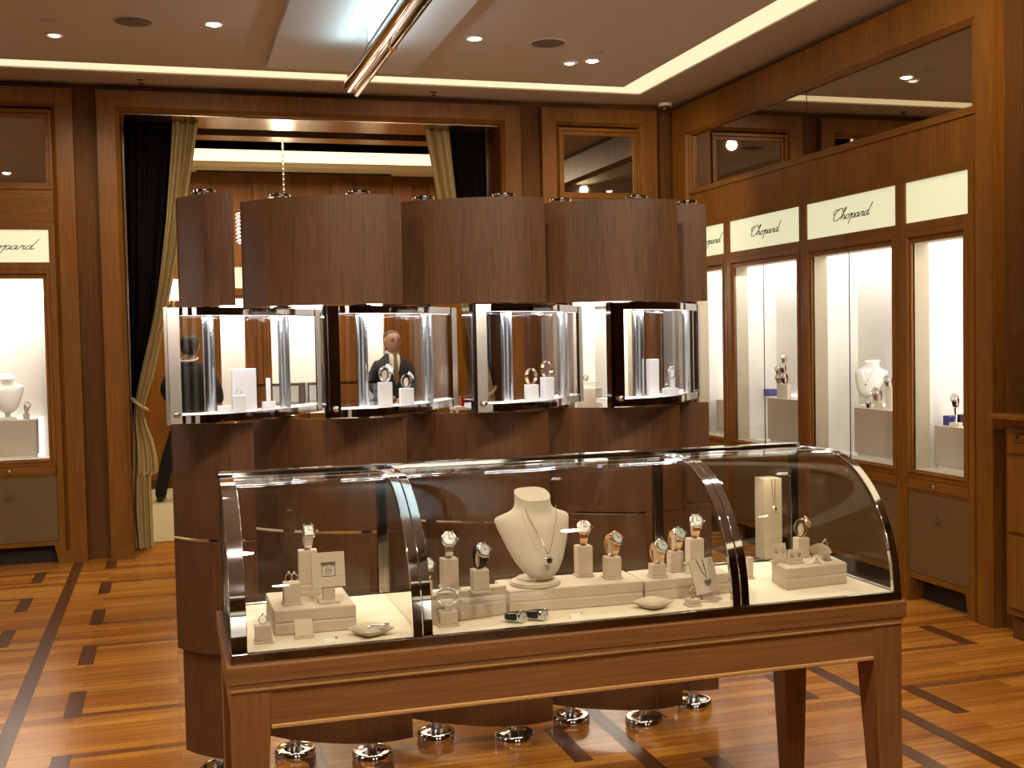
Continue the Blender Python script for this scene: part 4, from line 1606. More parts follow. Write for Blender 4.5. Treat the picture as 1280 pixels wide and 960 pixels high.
def riser(name, label, fl_, fr_, hpx, bl_, Z, ratio=None, rlabel=None, group='cream risers in the showcase'):
    """two-tier cream riser: front-left and front-right bottom corners, height in pixels at front-left, back-left top corner"""
    a_ = at(*fl_, Z=Z)
    b_ = at(*fr_, Z=Z)
    h = hpx / scale_at(a_)
    k_ = at(*bl_, Z=Z + h)
    dv = Vector((k_.x - a_.x, k_.y - a_.y, 0))
    c_ = (a_ + b_) / 2 + dv / 2
    t = thing(name, label, 'display riser', (c_.x, c_.y, Z), 0, group)
    q = [a_, b_, b_ + dv, a_ + dv]
    for nm, z0, z1 in (('lower_tier', 0, h * .47), ('upper_tier', h * .50, h)):
        MB().hexa([(v.x - c_.x, v.y - c_.y, z0) for v in q], [(v.x - c_.x, v.y - c_.y, z1) for v in q]).build(nm, M['cream'], t, bevel=.003)
    ins = [(v - c_) * .985 + c_ for v in q]
    MB().hexa([(v.x - c_.x, v.y - c_.y, h * .46) for v in ins], [(v.x - c_.x, v.y - c_.y, h * .51) for v in ins]).build('joint', M['vit_block'], t)
    return Z + h


def cushion(px, py, Z, label, size, rot, group='cream cushions in the showcase'):
    p = at(px, py, Z=Z)
    t = thing('cushion', label, 'cushion', (p.x, p.y + size * .35, Z), rot, group)
    n = 20
    top, bot = [], []
    for sgn, rows in ((1, top), (-1, bot)):
        for i in range(n + 1):
            row = []
            for j in range(n + 1):
                u, v = 2 * i / n - 1, 2 * j / n - 1
                pin = 1 - .10 * (1 - u * u) * abs(v) ** 2
                pin2 = 1 - .10 * (1 - v * v) * abs(u) ** 2
                th = .0135 * max(0, (1 - abs(u) ** 3)) ** .55 * max(0, (1 - abs(v) ** 3)) ** .55
                row.append((u * size / 2 * pin2, v * size / 2 * pin, .0140 + sgn * th + (.004 * (u * u * v * v) if sgn > 0 else .004 * (u * u * v * v))))
            rows.append(row)
    mb = MB()
    for rows, fl in ((top, False), (bot, True)):
        vs = [q for r in rows for q in r]
        fs = []
        for i in range(n):
            for j in range(n):
                a = i * (n + 1) + j
                f_ = (a, a + n + 1, a + n + 2, a + 1)
                fs.append(f_[::-1] if fl else f_)
        mb.add(vs, fs)
    o = mb.build('pad', M['cream'], t, 60)
    pp = MB()
    ed = [(u, v) for u, v in [(-1 + 2 * k / 10, -1) for k in range(10)] + [(1, -1 + 2 * k / 10) for k in range(10)] + [(1 - 2 * k / 10, 1) for k in range(10)] + [(-1, 1 - 2 * k / 10) for k in range(10)]]
    pp.tube([(u * size / 2 * (1 - .10 * (1 - v * v)), v * size / 2 * (1 - .10 * (1 - u * u)), .014 + .004 * u * u * v * v) for u, v in ed], .0012, 5, True)
    pp.build('piping', M['cream'], t, 60)
    return t


def price_tag(px, py, Z, label, w_=.036, rot=0.0):
    p = at(px, py, Z=Z)
    t = thing('price_tag', label, 'price tag', (p.x, p.y + .006, Z), rot, 'clear price tags')
    MB().hexa([(-w_ / 2, -.007, 0), (w_ / 2, -.007, 0), (w_ / 2, .007, 0), (-w_ / 2, .007, 0)], [(-w_ / 2, -.006, .001), (w_ / 2, -.006, .001), (w_ / 2, .0065, .008), (-w_ / 2, .0065, .008)]).build('wedge', M['tag'], t, bevel=.0006)
    MB().box(w_ / 2 - .007, w_ / 2 - .002, .0, .004, .006, .0105).build('clip', M['silver'], t)
    return t


# ------------------------------------------------------------------ left compartment
zL = riser('display_riser', 'two-tier cream riser in the left compartment of the showcase', (343.5, 795.6), (446, 787), 32, (332, 741), ZD)
blk('A', 319, 340.5, 783, 805, ZD, 'small cream ring block standing on the deck at the far left of the showcase')
ring((TOPS['A'][0].x, TOPS['A'][0].y, TOPS['A'][0].z), 'diamond ring on the block at the far left of the showcase', rot=.3)
blk('B', 354, 377, 729.5, 757, zL, 'cream ring block at the left end of the left riser')
ring((TOPS['B'][0].x - .006, TOPS['B'][0].y, TOPS['B'][0].z), 'first of two white rings on the block on the left riser', rot=.5)
ring((TOPS['B'][0].x + .008, TOPS['B'][0].y + .006, TOPS['B'][0].z), 'second of two white rings on the block on the left riser', rot=-.3, R=.009)
blk('Cb', 375, 403, 732, 744.5, zL, 'low cream step at the back of the left riser', lip=False, ratio=.8)
zc = TOPS['Cb'][0].z
blk('C', 373.5, 398, 688, 731, zc, 'tall cream block carrying the square watch on the left riser', lip=False, ratio=.6)
watch(W_SQ, TOPS['C'][0], .1, 'square white gold bracelet watch on the tall block of the left compartment', 1.1)
# framed square plate on a pedestal
p = at(412.5, 754.5, Z=zL)
t = thing('display_stand', 'square cream frame stand with a ring in its slot on the left riser', 'display stand', (p.x, p.y + .02, zL))
MB().box(-.026, .026, -.022, .022, 0, .006).build('base', M['cream'], t, bevel=.001)
MB().box(-.015, .015, -.012, .012, .006, .045).build('stem', M['cream'], t, bevel=.001)
pm = Matrix.Translation((0, -.008, .040)) @ Matrix.Rotation(-.20, 4, 'X')
f = MB()
f.box(-.042, .042, -.006, .006, 0, .026)
f.box(-.042, .042, -.006, .006, .062, .088)
f.box(-.042, -.018, -.006, .006, .026, .062)
f.box(.018, .042, -.006, .006, .026, .062)
f.box(-.018, .018, .002, .006, .026, .062)
f.xf(pm)
f.build('plate', M['cream'], t, bevel=.0008)
s_ = MB().box(-.014, .014, -.004, .002, .028, .046)
s_.xf(pm)
s_.build('slot_pad', M['vit_block'], t, bevel=.001)
q = pm @ Vector((0, -.006, .034))
ring((t.location.x + q.x, t.location.y + q.y, zL + q.z), 'small ring in the slot of the square frame stand', R=.007)
# slanted earring card with base
def card(label, px, py, Z, w_, h, tilt=.3, earr=True, mat='cream', rot=0.0, sc=1.0):
    p = at(px, py, Z=Z)
    t = thing('earring_stand', label, 'earring stand', (p.x, p.y + .014, Z), rot, 'small earring cards')
    MB().box(-w_ / 2 - .002, w_ / 2 + .002, -.013, .013, 0, .005).build('base', M[mat], t, bevel=.001)
    mtx = Matrix.Translation((0, -.006, .005)) @ Matrix.Rotation(-tilt, 4, 'X')
    c_ = MB().box(-w_ / 2, w_ / 2, -.002, .003, 0, h)
    c_.xf(mtx)
    c_.build('card', M[mat], t, bevel=.001)
    if earr:
        for sg in (-1, 1):
            q = mtx @ Vector((sg * w_ * .25, -.003, h * .55))
            e_ = thing('earring', 'small stud earring at the %s of the card: %s' % ('left' if sg < 0 else 'right', label.split(' card')[0] + ' card'), 'earring', (t.location.x + q.x, t.location.y + q.y, Z + q.z), 0, 'stud earrings on cards')
            MB().tube([(.0045 * math.cos(2 * PI * k / 14), -.001, .0045 * math.sin(2 * PI * k / 14)) for k in range(14)], .0012, 6, True).build('hoop', M['gold'], e_, 60)
            MB().lathe([(.0005, -.003), (.0024, -.002), (.0024, .0), (.0005, .001)], 8, (0, 0, 0), 'Y').build('stone', M['pearl'], e_)
    return t


card('slanted cream stand lying before the left riser', 381, 799, ZD, .044, .044, .55, False)
price_tag(414, 803, ZD, 'clear price tag on the deck beside the left cushion')
cushion(466, 797, ZD, 'cream cushion with a bracelet at the right of the left compartment', .085, .45)
p = at(470, 783, Z=ZD + .028)
t = thing('bracelet', 'curled stone bracelet lying on the left cushion', 'bracelet', (p.x, p.y, ZD + .0275), .3)
mb = MB()
for k in range(15):
    u = k / 14
    x, y = -.02 + .045 * u, .010 * math.sin(u * 5)
    mb.lathe([(.0005, 0), (.0026, .0012), (.0026, .003), (.0005, .0042)], 8, (x, y, 0))
mb.build('links', M['silver'], t, 50)
MB().tube([(.026 + .006 * math.cos(2 * PI * k / 16), .006 * math.sin(2 * PI * k / 16) - .004, .003) for k in range(16)], .0014, 6, True).build('clasp', M['silver'], t, 60)

# ------------------------------------------------------------------ middle compartment
zM = riser('display_riser', 'two-tier cream riser left of the necklace bust, behind the left chrome rib', (530, 783), (634, 768), 38, (521, 742), ZD)
zC = riser('display_riser', 'two-tier cream riser under the white necklace bust', (637, 768), (804.5, 754), 29, (618, 725), ZD)
zR = riser('display_riser', 'two-tier cream riser right of the bust carrying three watches', (806, 753), (913, 741), 26, (783, 714), ZD)
blk('H0', 526, 542, 727, 748, zM, 'small cream block half hidden by the left chrome rib')
watch(W_SILVER, TOPS['H0'][0], .15, 'white metal bracelet watch half hidden by the left chrome rib', .92)
blk('H1', 550.5, 575.5, 699, 737, zM, 'tall cream block between the chrome rib and the black strapped watch')
watch(W_SILVER, TOPS['H1'][0], -.15, 'white metal bracelet watch on the tall block left of the bust', 1.12)
blk('H2', 588.5, 614, 713, 742, zM, 'cream block under the black strapped watch')
watch(W_STRAP, TOPS['H2'][0], .35, 'black strapped silver watch on a block left of the bust', 1.08)
blk('I', 546.5, 574.5, 765, 784, ZD, 'low cream block with a stone bangle in front of the left riser')
z0 = TOPS['I'][0]
t = thing('bangle_holder', 'little cream fork holding the stone bangle up', 'bangle holder', (z0.x, z0.y, z0.z))
MB().hexa([(-.006, -.005, 0), (.006, -.005, 0), (.006, .005, 0), (-.006, .005, 0)], [(-.006, -.005, .014), (.006, -.005, .014), (.006, .005, .014), (-.006, .005, .014)]).build('post', M['cream'], t)
MB().hexa([(-.006, -.005, .014), (.006, -.005, .014), (.006, .005, .014), (-.006, .005, .014)], [(-.017, -.005, .027), (.017, -.005, .027), (.017, .005, .027), (-.017, .005, .027)]).build('fork', M['cream'], t)
t = thing('bangle', 'white metal bangle set with big stones in front of the left riser', 'bangle', (z0.x, z0.y, z0.z + .030))
mb = MB()
R_ = .028
tl = Matrix.Rotation(.72, 4, 'X')
mb.tube([tl @ Vector((R_ * math.cos(2 * PI * k / 40), R_ * .85 * math.sin(2 * PI * k / 40), .006)) for k in range(40)], .0032, 8, True)
mb.build('hoop', M['silver'], t, 60)
for k in range(9):
    an = PI * (k + .5) / 9
    q = tl @ Vector((R_ * 1.02 * math.cos(an), R_ * .88 * math.sin(an), .0085))
    MB().lathe([(.0006, -.002), (.0042, .001), (.003, .003), (.0006, .0032)], 8, tuple(q)).build('stone', M['pearl'], t)
# watches lying on the deck
for px, py, lb, rt in ((645, 781, 'black strapped watch lying on the deck, left one of the two below the bust', .5), (672, 778, 'black strapped watch lying on the deck, right one of the two below the bust', .35)):
    p = at(px, py, Z=ZD)
    t = dup(W_STRAP, (p.x, p.y + .02, ZD + .021), rt, lb, 'watches in the showcase', .9)
    t.rotation_euler = (0, PI / 2, rt * .4 - .25)
    t.location = (p.x - .022, p.y + .03, ZD + .0172)
# bust
p = at(677, 735, Z=zC)
bx_, by_ = p.x, p.y + .055
t = thing('necklace_bust', 'cream necklace bust in the middle of the glass showcase', 'jewellery bust', (bx_, by_, zC), .12)
MB().lathe([(.066, .0), (.068, .003), (.066, .011), (.052, .016), (.05, .02), (.001, .021)], 36).build('base', M['cream'], t, 40)
MB().lathe([(.018, .02), (.016, .05), (.02, .075)], 16).build('stem', M['cream'], t, 40)


def bust_mb(s_=1.0):
    mb = MB()
    rings = []
    #      z    halfw  ycentre  halfd
    secs = [(.000, .012, -.046, .010), (.006, .030, -.047, .016), (.022, .050, -.045, .022), (.05, .068, -.040, .025), (.085, .083, -.033, .027), (.12, .096, -.026, .028), (.145, .104, -.020, .029), (.163, .108, -.015, .029),
            (.171, .1085, -.012, .028), (.178, .101, -.009, .028), (.184, .086, -.006, .029), (.190, .069, -.003, .031), (.198, .056, .0, .034), (.208, .0500, .002, .036), (.224, .0480, .003, .038), (.238, .0485, .004, .039)]
    n = 36
    for z, hw_, yc, hd in secs:
        r = []
        for k in range(n):
            an = 2 * PI * k / n
            ca, sa = math.cos(an), math.sin(an)
            ex = .8
            x = hw_ * math.copysign(abs(ca) ** ex, ca)
            y = yc + hd * math.copysign(abs(sa) ** ex, sa) + .028 * (x / .108) ** 2
            zz = z
            if z > .23:
                zz = z + .42 * (y - yc)
            r.append((x * s_, y * s_, zz * s_))
        rings.append(r)
    mb.loft(rings)
    return mb


b_ = bust_mb()
b_.xf(Matrix.Translation((0, 0, .022)) @ Matrix.Scale(.93, 4, Vector((0, 0, 1))))
b_.build('torso', M['bust'], t, 60)
# necklace on the bust
t2 = thing('necklace', 'fine gold necklace with a round stone pendant on the cream bust', 'necklace', (bx_, by_, zC), .12)
mb = MB()
pts = [(-.046, -.030, .236), (-.040, -.046, .205), (-.030, -.058, .175), (-.018, -.066, .145), (-.004, -.0695, .113), (.002, -.071, .1), (.008, -.070, .113), (.018, -.066, .145), (.028, -.058, .175), (.040, -.044, .205), (.045, -.030, .236)]
mb.tube([(x + .004, y - .004, z) for x, y, z in spline(pts, 4)], .0011, 5)
NS = Matrix.Translation((0, 0, .022)) @ Matrix.Scale(.903, 4, Vector((0, 0, 1))) @ Matrix.Translation((0, 0, -.022))
mb.xf(NS)
mb.build('chain', M['gold'], t2, 60)
pd_ = MB()
pd_.lathe([(.0125, .0), (.0135, -.003), (.011, -.006), (.001, -.007)], 18, (.006, -.0745, .082), 'Y')
pd_.xf(NS)
pd_.build('pendant', M['silver'], t2, 40)
st_ = MB()
for k in range(8):
    an = 2 * PI * k / 8
    st_.lathe([(.003, .0), (.003, -.002), (.001, -.0032)], 6, (.006 + .0105 * math.cos(an), -.079, .082 + .0105 * math.sin(an)), 'Y')
st_.xf(NS)
st_.build('halo_stones', M['pearl'], t2, 40)

blk('N1', 718.5, 744, 683, 722, zC, 'tall cream block just right of the bust')
watch(W_GOLD, TOPS['N1'][0], -.2, 'rose gold bracelet watch on the block just right of the bust', 1.12)
blk('N2', 754, 780, 697, 724.5, zC, 'cream block at the right end of the middle riser')
watch(W_GOLD, TOPS['N2'][0], .35, 'rose gold bracelet watch at the right end of the middle riser', 1.12)
blk('O1', 811, 836, 706, 723, zR, 'low cream block, front one of three on the right riser')
watch(W_TWO, TOPS['O1'][0], .3, 'two-tone bracelet watch, front one of three on the right riser', 1.1)
blk('O2', 834, 858, 690, 715.5, zR, 'cream block, middle one of three on the right riser')
watch(W_TWO, TOPS['O2'][0], .3, 'two-tone bracelet watch, middle one of three on the right riser', 1.1)
blk('O3', 857, 884, 674, 708, zR, 'tall cream block, back one of three on the right riser')
watch(W_TWO, TOPS['O3'][0], -.15, 'two-tone bracelet watch, topmost of three on the right riser', 1.12)
cushion(821, 762.5, ZD, 'empty cream cushion in front of the right riser', .078, .5)
blk('Q', 856.5, 879.5, 750, 759, ZD, 'tiny cream ring cushion block before the necklace stand', ratio=1.0)
ring(TOPS['Q'][0], 'rose gold ring on the tiny block before the necklace stand', 'gold', rot=.4, R=.0115, tube=.0022)
# tilted necklace plate
p = at(888, 752.5, Z=ZD)
t = thing('necklace_stand', 'tilted cream plate stand with a heart necklace before the right riser', 'necklace stand', (p.x, p.y + .016, ZD), -.15)
MB().box(-.026, .026, -.016, .016, 0, .006).build('base', M['cream'], t, bevel=.001)
MB().box(-.016, .016, -.010, .010, .006, .035).build('stem', M['cream'], t, bevel=.001)
mtx = Matrix.Translation((-.002, -.014, .024)) @ Matrix.Rotation(-.28, 4, 'X') @ Matrix.Rotation(-.16, 4, 'Y')
c_ = MB().box(-.034, .034, -.003, .004, 0, .094)
c_.xf(mtx)
c_.build('plate', M['cream'], t, bevel=.0015)
t2 = thing('necklace', 'fine necklace with a heart pendant on the tilted plate stand', 'necklace', t.location, -.15)
mb = MB()
mb.tube([mtx @ Vector(q) for q in ((-.013, -.0042, .094), (-.004, -.0045, .06), (.004, -.0046, .040), (.006, -.0045, .06), (.004, -.0042, .094))], .001, 5)
mb.build('chain', M['strap'], t2, 60)
hp = MB()
hpts = []
for k in range(20):
    a_ = 2 * PI * k / 20
    hpts.append((.0006 * 16 * math.sin(a_) ** 3, .0006 * (13 * math.cos(a_) - 5 * math.cos(2 * a_) - 2 * math.cos(3 * a_) - math.cos(4 * a_))))
hp.loft([[(x + .004, -.0045, z + .030) for x, z in hpts], [(x + .004, -.0075, z + .030) for x, z in hpts]])
hp.xf(mtx)
hp.build('pendant', M['silver'], t2, 40)
price_tag(722, 772, ZD, 'clear price tag on the deck before the middle riser')

# ------------------------------------------------------------------ right compartment
zU = riser('display_riser', 'two-tier cream riser in the right compartment of the showcase', (983.5, 738), (1059, 729.5), 27, (964, 701), ZD)
blk('T', 945, 983.5, 598, 700, ZD, 'tall cream column in the right compartment of the showcase', lip=False, ratio=1.0)
z0, tw, td = TOPS['T']
t = thing('necklace', 'fine gold necklace with a small pendant hung on the tall cream column', 'necklace', (z0.x, z0.y - td / 2, z0.z))
mb = MB()
mb.tube([(-.006, .012, .0012), (-.006, -.0015, -.0005), (-.004, -.002, -.05), (.003, -.0025, -.088), (.006, -.002, -.05), (.006, -.0015, -.0005), (.006, .012, .0012)], .0009, 5)
mb.build('chain', M['gold'], t, 60)
MB().lathe([(.006, -.002), (.0085, -.004), (.006, -.007), (.001, -.008)], 14, (.003, 0, -.097), 'Y').build('pendant', M['gold'], t, 50)
card('cream stud card, back one on the right riser', 977, 703.5, zU, .046, .05, .22)
card('cream stud card, front one on the right riser', 996.5, 705, zU, .046, .036, .22)
blk('W', 991.5, 1016, 673, 697, zU, 'cream block under the rose gold watch on the right riser')
watch(W_GOLD, TOPS['W'][0], .9, 'rose gold watch turned sideways in the right compartment', 1.0)
blk('X', 1026, 1040.5, 686, 701, zU, 'small cream ring block at the back right of the right riser')
ring(TOPS['X'][0], 'rose gold ring at the back right of the right riser', 'gold', R=.009, tube=.002)
p = at(1022, 704, Z=zU)
t = thing('fabric_bow', 'pleated cream fabric bow spread like a fan on the right riser', 'bow', (p.x, p.y + .012, zU))
mb = MB()
nn = 28
for yo, fl_ in ((-.003, 1), (.003, -1)):
    vs = []
    for j in range(nn + 1):
        an = math.radians(18 + 128 * j / nn)
        for rr in (.004, .018, .033, .044):
            zig = (.0035 if j % 2 else -.0035) * rr / .044
            vs.append((rr * math.cos(an) + .003, yo + zig - .012 * (rr / .044), .016 + rr * math.sin(an) * .92))
    fs = []
    for j in range(nn):
        for q in range(3):
            a_ = j * 4 + q
            fs.append((a_, a_ + 4, a_ + 5, a_ + 1) if fl_ > 0 else (a_, a_ + 1, a_ + 5, a_ + 4))
    mb.add(vs, fs)
mb.build('fan', M['deck'], t, None)
MB().lathe([(.003, -.010), (.0075, -.006), (.0085, .0), (.007, .006), (.003, .008)], 14, (0, 0, .015), 'Y').build('knot', M['deck'], t, 50)
for dx, dd in ((-.026, -.006), (.016, -.014)):
    tl_ = MB().hexa([(dx - .008, dd - .010, .0003), (dx + .008, dd - .010, .0003), (dx + .008, dd, .0003), (dx - .008, dd, .0003)],
                    [(-.004, -.008, .016), (.004, -.008, .016), (.004, -.003, .017), (-.004, -.003, .017)])
    tl_.build('tail', M['deck'], t, bevel=.001)

blk('V', 933, 944, 697, 724, ZD, 'small cream block behind the right chrome rib', lip=True)

# ------------------------------------------------------------------ things in the four glass boxes
ZP = ZB0 + .0242


def box_blk(key, x0, x1, yt, yb, Y, label, ratio=.9, lip=True, Z=None):
    return blk(key, x0, x1, yt, yb, ZP if Z is None else Z, label, 'white_block', lip, 0, 'display_block', 'display block', 'grey blocks in the glass boxes', ratio, Y)


box_blk('b1', 290.5, 321.5, 459, 512, 4.15, 'tall grey block in the first glass box from the curtain', .7)
box_blk('b1a', 291.5, 308, 493, 514, 4.095, 'small grey block with a ring in the first glass box', .7)
ring(TOPS['b1a'][0], 'ring on the small block in the first glass box', R=.009, group='rings in the glass boxes')
box_blk('b1b', 272, 289, 505.5, 514, 4.11, 'flat grey block at the left in the first glass box', .6)
box_blk('b1c', 328, 345, 502, 512, 4.20, 'flat grey block at the right in the first glass box', .6)
box_blk('b1d', 333, 339, 472, 501, 4.215, 'thin grey earring post standing on the flat block of the first glass box', .8, False, TOPS['b1c'][0].z)
box_blk('b2', 473, 492, 476.5, 507, 4.10, 'taller grey block in the second glass box, before the standing man')
box_blk('b2a', 499.5, 519, 483.5, 505, 4.13, 'shorter grey block in the second glass box, before the standing man')
watch(W_SILVER, TOPS['b2'][0], .9, 'silver watch on the taller block in the second glass box', 1.05, 'watches in the glass boxes')
watch(W_SILVER, TOPS['b2a'][0], 1.1, 'silver watch on the shorter block in the second glass box', .95, 'watches in the glass boxes')
box_blk('b3', 656, 675.5, 480, 500.5, 4.12, 'shorter grey block in the third glass box')
box_blk('b3a', 676, 694.8, 471, 499, 4.17, 'taller grey block in the third glass box')
for k_, lb in (('b3', 'rose gold bangle on the shorter block in the third glass box'), ('b3a', 'rose gold bangle on the taller block in the third glass box')):
    c_ = TOPS[k_][0]
    t = thing('bangle', lb, 'bangle', c_, .55, 'gold bangles in the third glass box')
    rings = []
    for k in range(36):
        an = 2 * PI * k / 36
        rings.append([(r_ * .9 * math.cos(an), y_, .031 + r_ * math.sin(an)) for r_, y_ in ((.031, -.008), (.031, .008), (.0285, .008), (.0285, -.008))])
    rings.append(rings[0])
    mb = MB()
    mb.loft(rings)
    mb.f = mb.f[:-2]
    mb.mi = mb.mi[:len(mb.f)]
    mb.build('hoop', M['gold'], t, 30)
    MB().lathe([(.004, 0), (.005, -.003), (.001, -.005)], 10, (0, -.009, .055), 'Y').build('stone', M['pearl'], t, 40)
box_blk('b4', 808.5, 826.5, 449.5, 496, 4.13, 'tall grey block in the last glass box, nearest the right wall', .8)
box_blk('b4a', 828, 851.5, 486.5, 495.5, 4.15, 'flat grey block in the last glass box', .7)
c_ = TOPS['b4a'][0]
ring((c_.x - .018, c_.y - .008, c_.z), 'ring on the flat block in the last glass box', R=.008, group='rings in the glass boxes')
t = thing('pendant_stand', 'slim grey stand with a hanging bracelet in the last glass box', 'jewellery stand', (c_.x + .012, c_.y + .006, c_.z))
MB().box(-.008, .008, -.006, .006, 0, .075).build('post', M['white_block'], t, bevel=.001)
MB().tube([(.004, 0, .075), (.004, 0, .083), (-.012, -.004, .080), (-.022, -.006, .066)], .0035, 8).build('hook', M['white_block'], t, 50)
t2 = thing('bracelet', 'silver bracelet hanging on the slim stand in the last glass box', 'bracelet', (c_.x + .012, c_.y - .004, c_.z + .03))
MB().tube([(-.014 + .018 * math.cos(2 * PI * k / 20), -.006, .030 + .022 * math.sin(2 * PI * k / 20)) for k in range(20)], .002, 6, True).build('chain', M['silver'], t2, 60)


# ------------------------------------------------------------------ things in the wall cabinets
def plinth(label, x0, x1, y0, y1, zt, loc_axis='R', glow=True, z0=.757):
    """greige plinth with a glow stand-in slab added behind it; coordinates are room x/y"""
    cx_, cy_ = (x0 + x1) / 2, (y0 + y1) / 2
    t = thing('plinth', label, 'plinth', (cx_, cy_, z0 - .0145), 0, 'plinths in the lit cabinets')
    h = zt - z0 + .0145
    MB().box(x0 - cx_, x1 - cx_, y0 - cy_, y1 - cy_, .03, h).build('block', M['vit_block'], t, bevel=.002)
    MB().box(x0 - cx_ + .012, x1 - cx_ - .012, y0 - cy_ + .012, y1 - cy_ - .012, 0, .03).build('plinth_foot', M['vit_white'], t)
    return t


def backlit(label, x0, x1, y0, y1, zt, z0=.757):  # emissive slab added for the white glow round a plinth
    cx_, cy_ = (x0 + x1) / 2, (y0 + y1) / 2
    o = MB().box(x0 - cx_, x1 - cx_, y0 - cy_, y1 - cy_, 0, zt - z0 + .0145).build('glow_slab', M['backlit'], None, loc=(cx_, cy_, z0 - .0145))
    tag(o, label, 'glow slab', 'glow slabs added behind the plinths')


def stand_ring(label, loc, n=1, rot=-1.2, s_=1.0):
    """tall openwork display of C rings holding watches"""
    t = thing('watch_stand', label, 'watch stand', loc, rot, 'ring shaped watch stands')
    MB().box(-.018 * s_, .018 * s_, -.016 * s_, .016 * s_, 0, .012).build('base', M['vit_block'], t, bevel=.001)
    MB().tube([(0, .012, .012), (0, .012, .06 * s_)], .003, 8).build('post', M['silver'], t)
    return t


wr = 'watches in the wall cabinets'
# first visible bay of the right wall
plinth('greige plinth in the cabinet next to the end of the wooden screen', 4.20, 4.40, 6.86, 7.545, 1.072)
backlit('glow slab added behind the plinth of the cabinet next to the screen', 4.405, 4.42, 6.9, 7.60, 1.09)
zt = 1.072


def cabpt(px, py, X, Z):
    p = at(px, py, X=X)
    return (p.x, p.y, Z)


t = thing('jewel_box', 'small blue box behind the watches in the cabinet next to the screen', 'box', cabpt(963, 494, 4.33, zt), -.1, 'blue boxes in the wall cabinets')
MB().box(-.035, .035, -.045, .045, 0, .034).build('body', M['navy'], t, bevel=.002)
MB().box(-.036, .036, -.046, .046, .035, .052).build('lid', M['navy'], t, bevel=.002)
# watch tower
p = at(980, 498, X=4.26)
t = thing('watch_tower', 'openwork steel tower with five watch rings in the cabinet next to the screen', 'watch stand', (p.x, p.y, zt), -1.1)
MB().box(-.045, .045, -.025, .025, 0, .10).build('base', M['vit_block'], t, bevel=.002)
MB().tube([(-.022, .01, .10), (-.022, .01, .20), (0, .01, .24), (.02, .01, .30)], .004, 8).build('spine', M['steel'], t, 60)
tw_ = t
for k, (dx, dz, sc_) in enumerate(((-.025, .10, 1.15), (.022, .105, 1.3), (-.03, .165, 1.1), (.012, .18, 1.2), (.02, .245, 1.3))):
    q = Matrix.Rotation(-1.1, 4, 'Z') @ Vector((dx, -.018, dz))
    watch(W_STRAP if k in (1, 3) else W_SILVER, (p.x + q.x, p.y + q.y, zt + q.z), -1.3 + .1 * k, ['lower left watch', 'lower right black strapped watch', 'middle left watch', 'middle right black strapped watch', 'topmost watch'][k] + ' on the steel tower in the cabinet beside the screen', sc_, wr)
# second bay: bust and watch stands
plinth('greige plinth under the white bust in the right wall cabinet', 4.20, 4.40, 5.76, 6.43, 1.058)
backlit('glow slab added behind the plinth under the white bust in the cabinet', 4.405, 4.42, 5.8, 6.50, 1.075)
zt = 1.058
p = at(1086, 511, X=4.29)
t = thing('necklace_bust', 'white necklace bust in the lit cabinet on the right wall', 'jewellery bust', (p.x, p.y, zt), -.95)
MB().lathe([(.062, .0), (.064, .004), (.06, .014), (.04, .02), (.001, .021)], 32).build('base', M['vit_white'], t, 40)
MB().lathe([(.02, .02), (.018, .06), (.022, .10)], 16).build('stem', M['vit_white'], t, 40)
b_ = bust_mb(1.0)
b_.xf(Matrix.Translation((0, 0, .055)) @ Matrix.Rotation(-.25, 4, 'X') @ Matrix.Scale(1.04, 4, Vector((0, 0, 1))))
b_.build('torso', M['vit_white'], t, 60)
t2 = thing('necklace', 'fine chain on the white bust in the right wall cabinet', 'necklace', t.location, -.95)
mb = MB()
mtx = Matrix.Translation((0, 0, .055)) @ Matrix.Rotation(-.25, 4, 'X') @ Matrix.Scale(1.04, 4, Vector((0, 0, 1)))
mb.tube([mtx @ Vector((x, y - .004, z - .022)) for x, y, z in spline(pts, 4)], .0012, 5)
mb.build('chain', M['silver'], t2, 60)
MB().lathe([(.006, .0), (.007, -.003), (.001, -.005)], 10, tuple(mtx @ Vector((.002, -.077, .072))), 'Y').build('pendant', M['silver'], t2, 40)
for px, X, h_, sc_, lb in ((1098, 4.235, .04, 1.5, 'watch on the low stand in front of the white bust in the cabinet'), (1112, 4.27, .13, 1.3, 'watch on the tall stand at the right beside the white bust in the cabinet')):
    p = at(px, 514, X=X)
    t = thing('watch_block', lb.replace('watch on', 'greige block:', 1), 'display block', (p.x, p.y, zt), -1.0, 'blocks in the wall cabinets')
    MB().box(-.024, .024, -.02, .02, 0, .006).build('base', M['vit_block'], t)
    MB().box(-.021, .021, -.017, .017, .006, h_).build('body', M['vit_block'], t, bevel=.001)
    watch(W_SILVER, (p.x, p.y, zt + h_), -1.3, lb, sc_, wr)
p = at(1086, 514, X=4.235)
watch(W_STRAP, (p.x, p.y, zt), -1.0, 'watch standing directly on the plinth below the white bust', .95, wr)
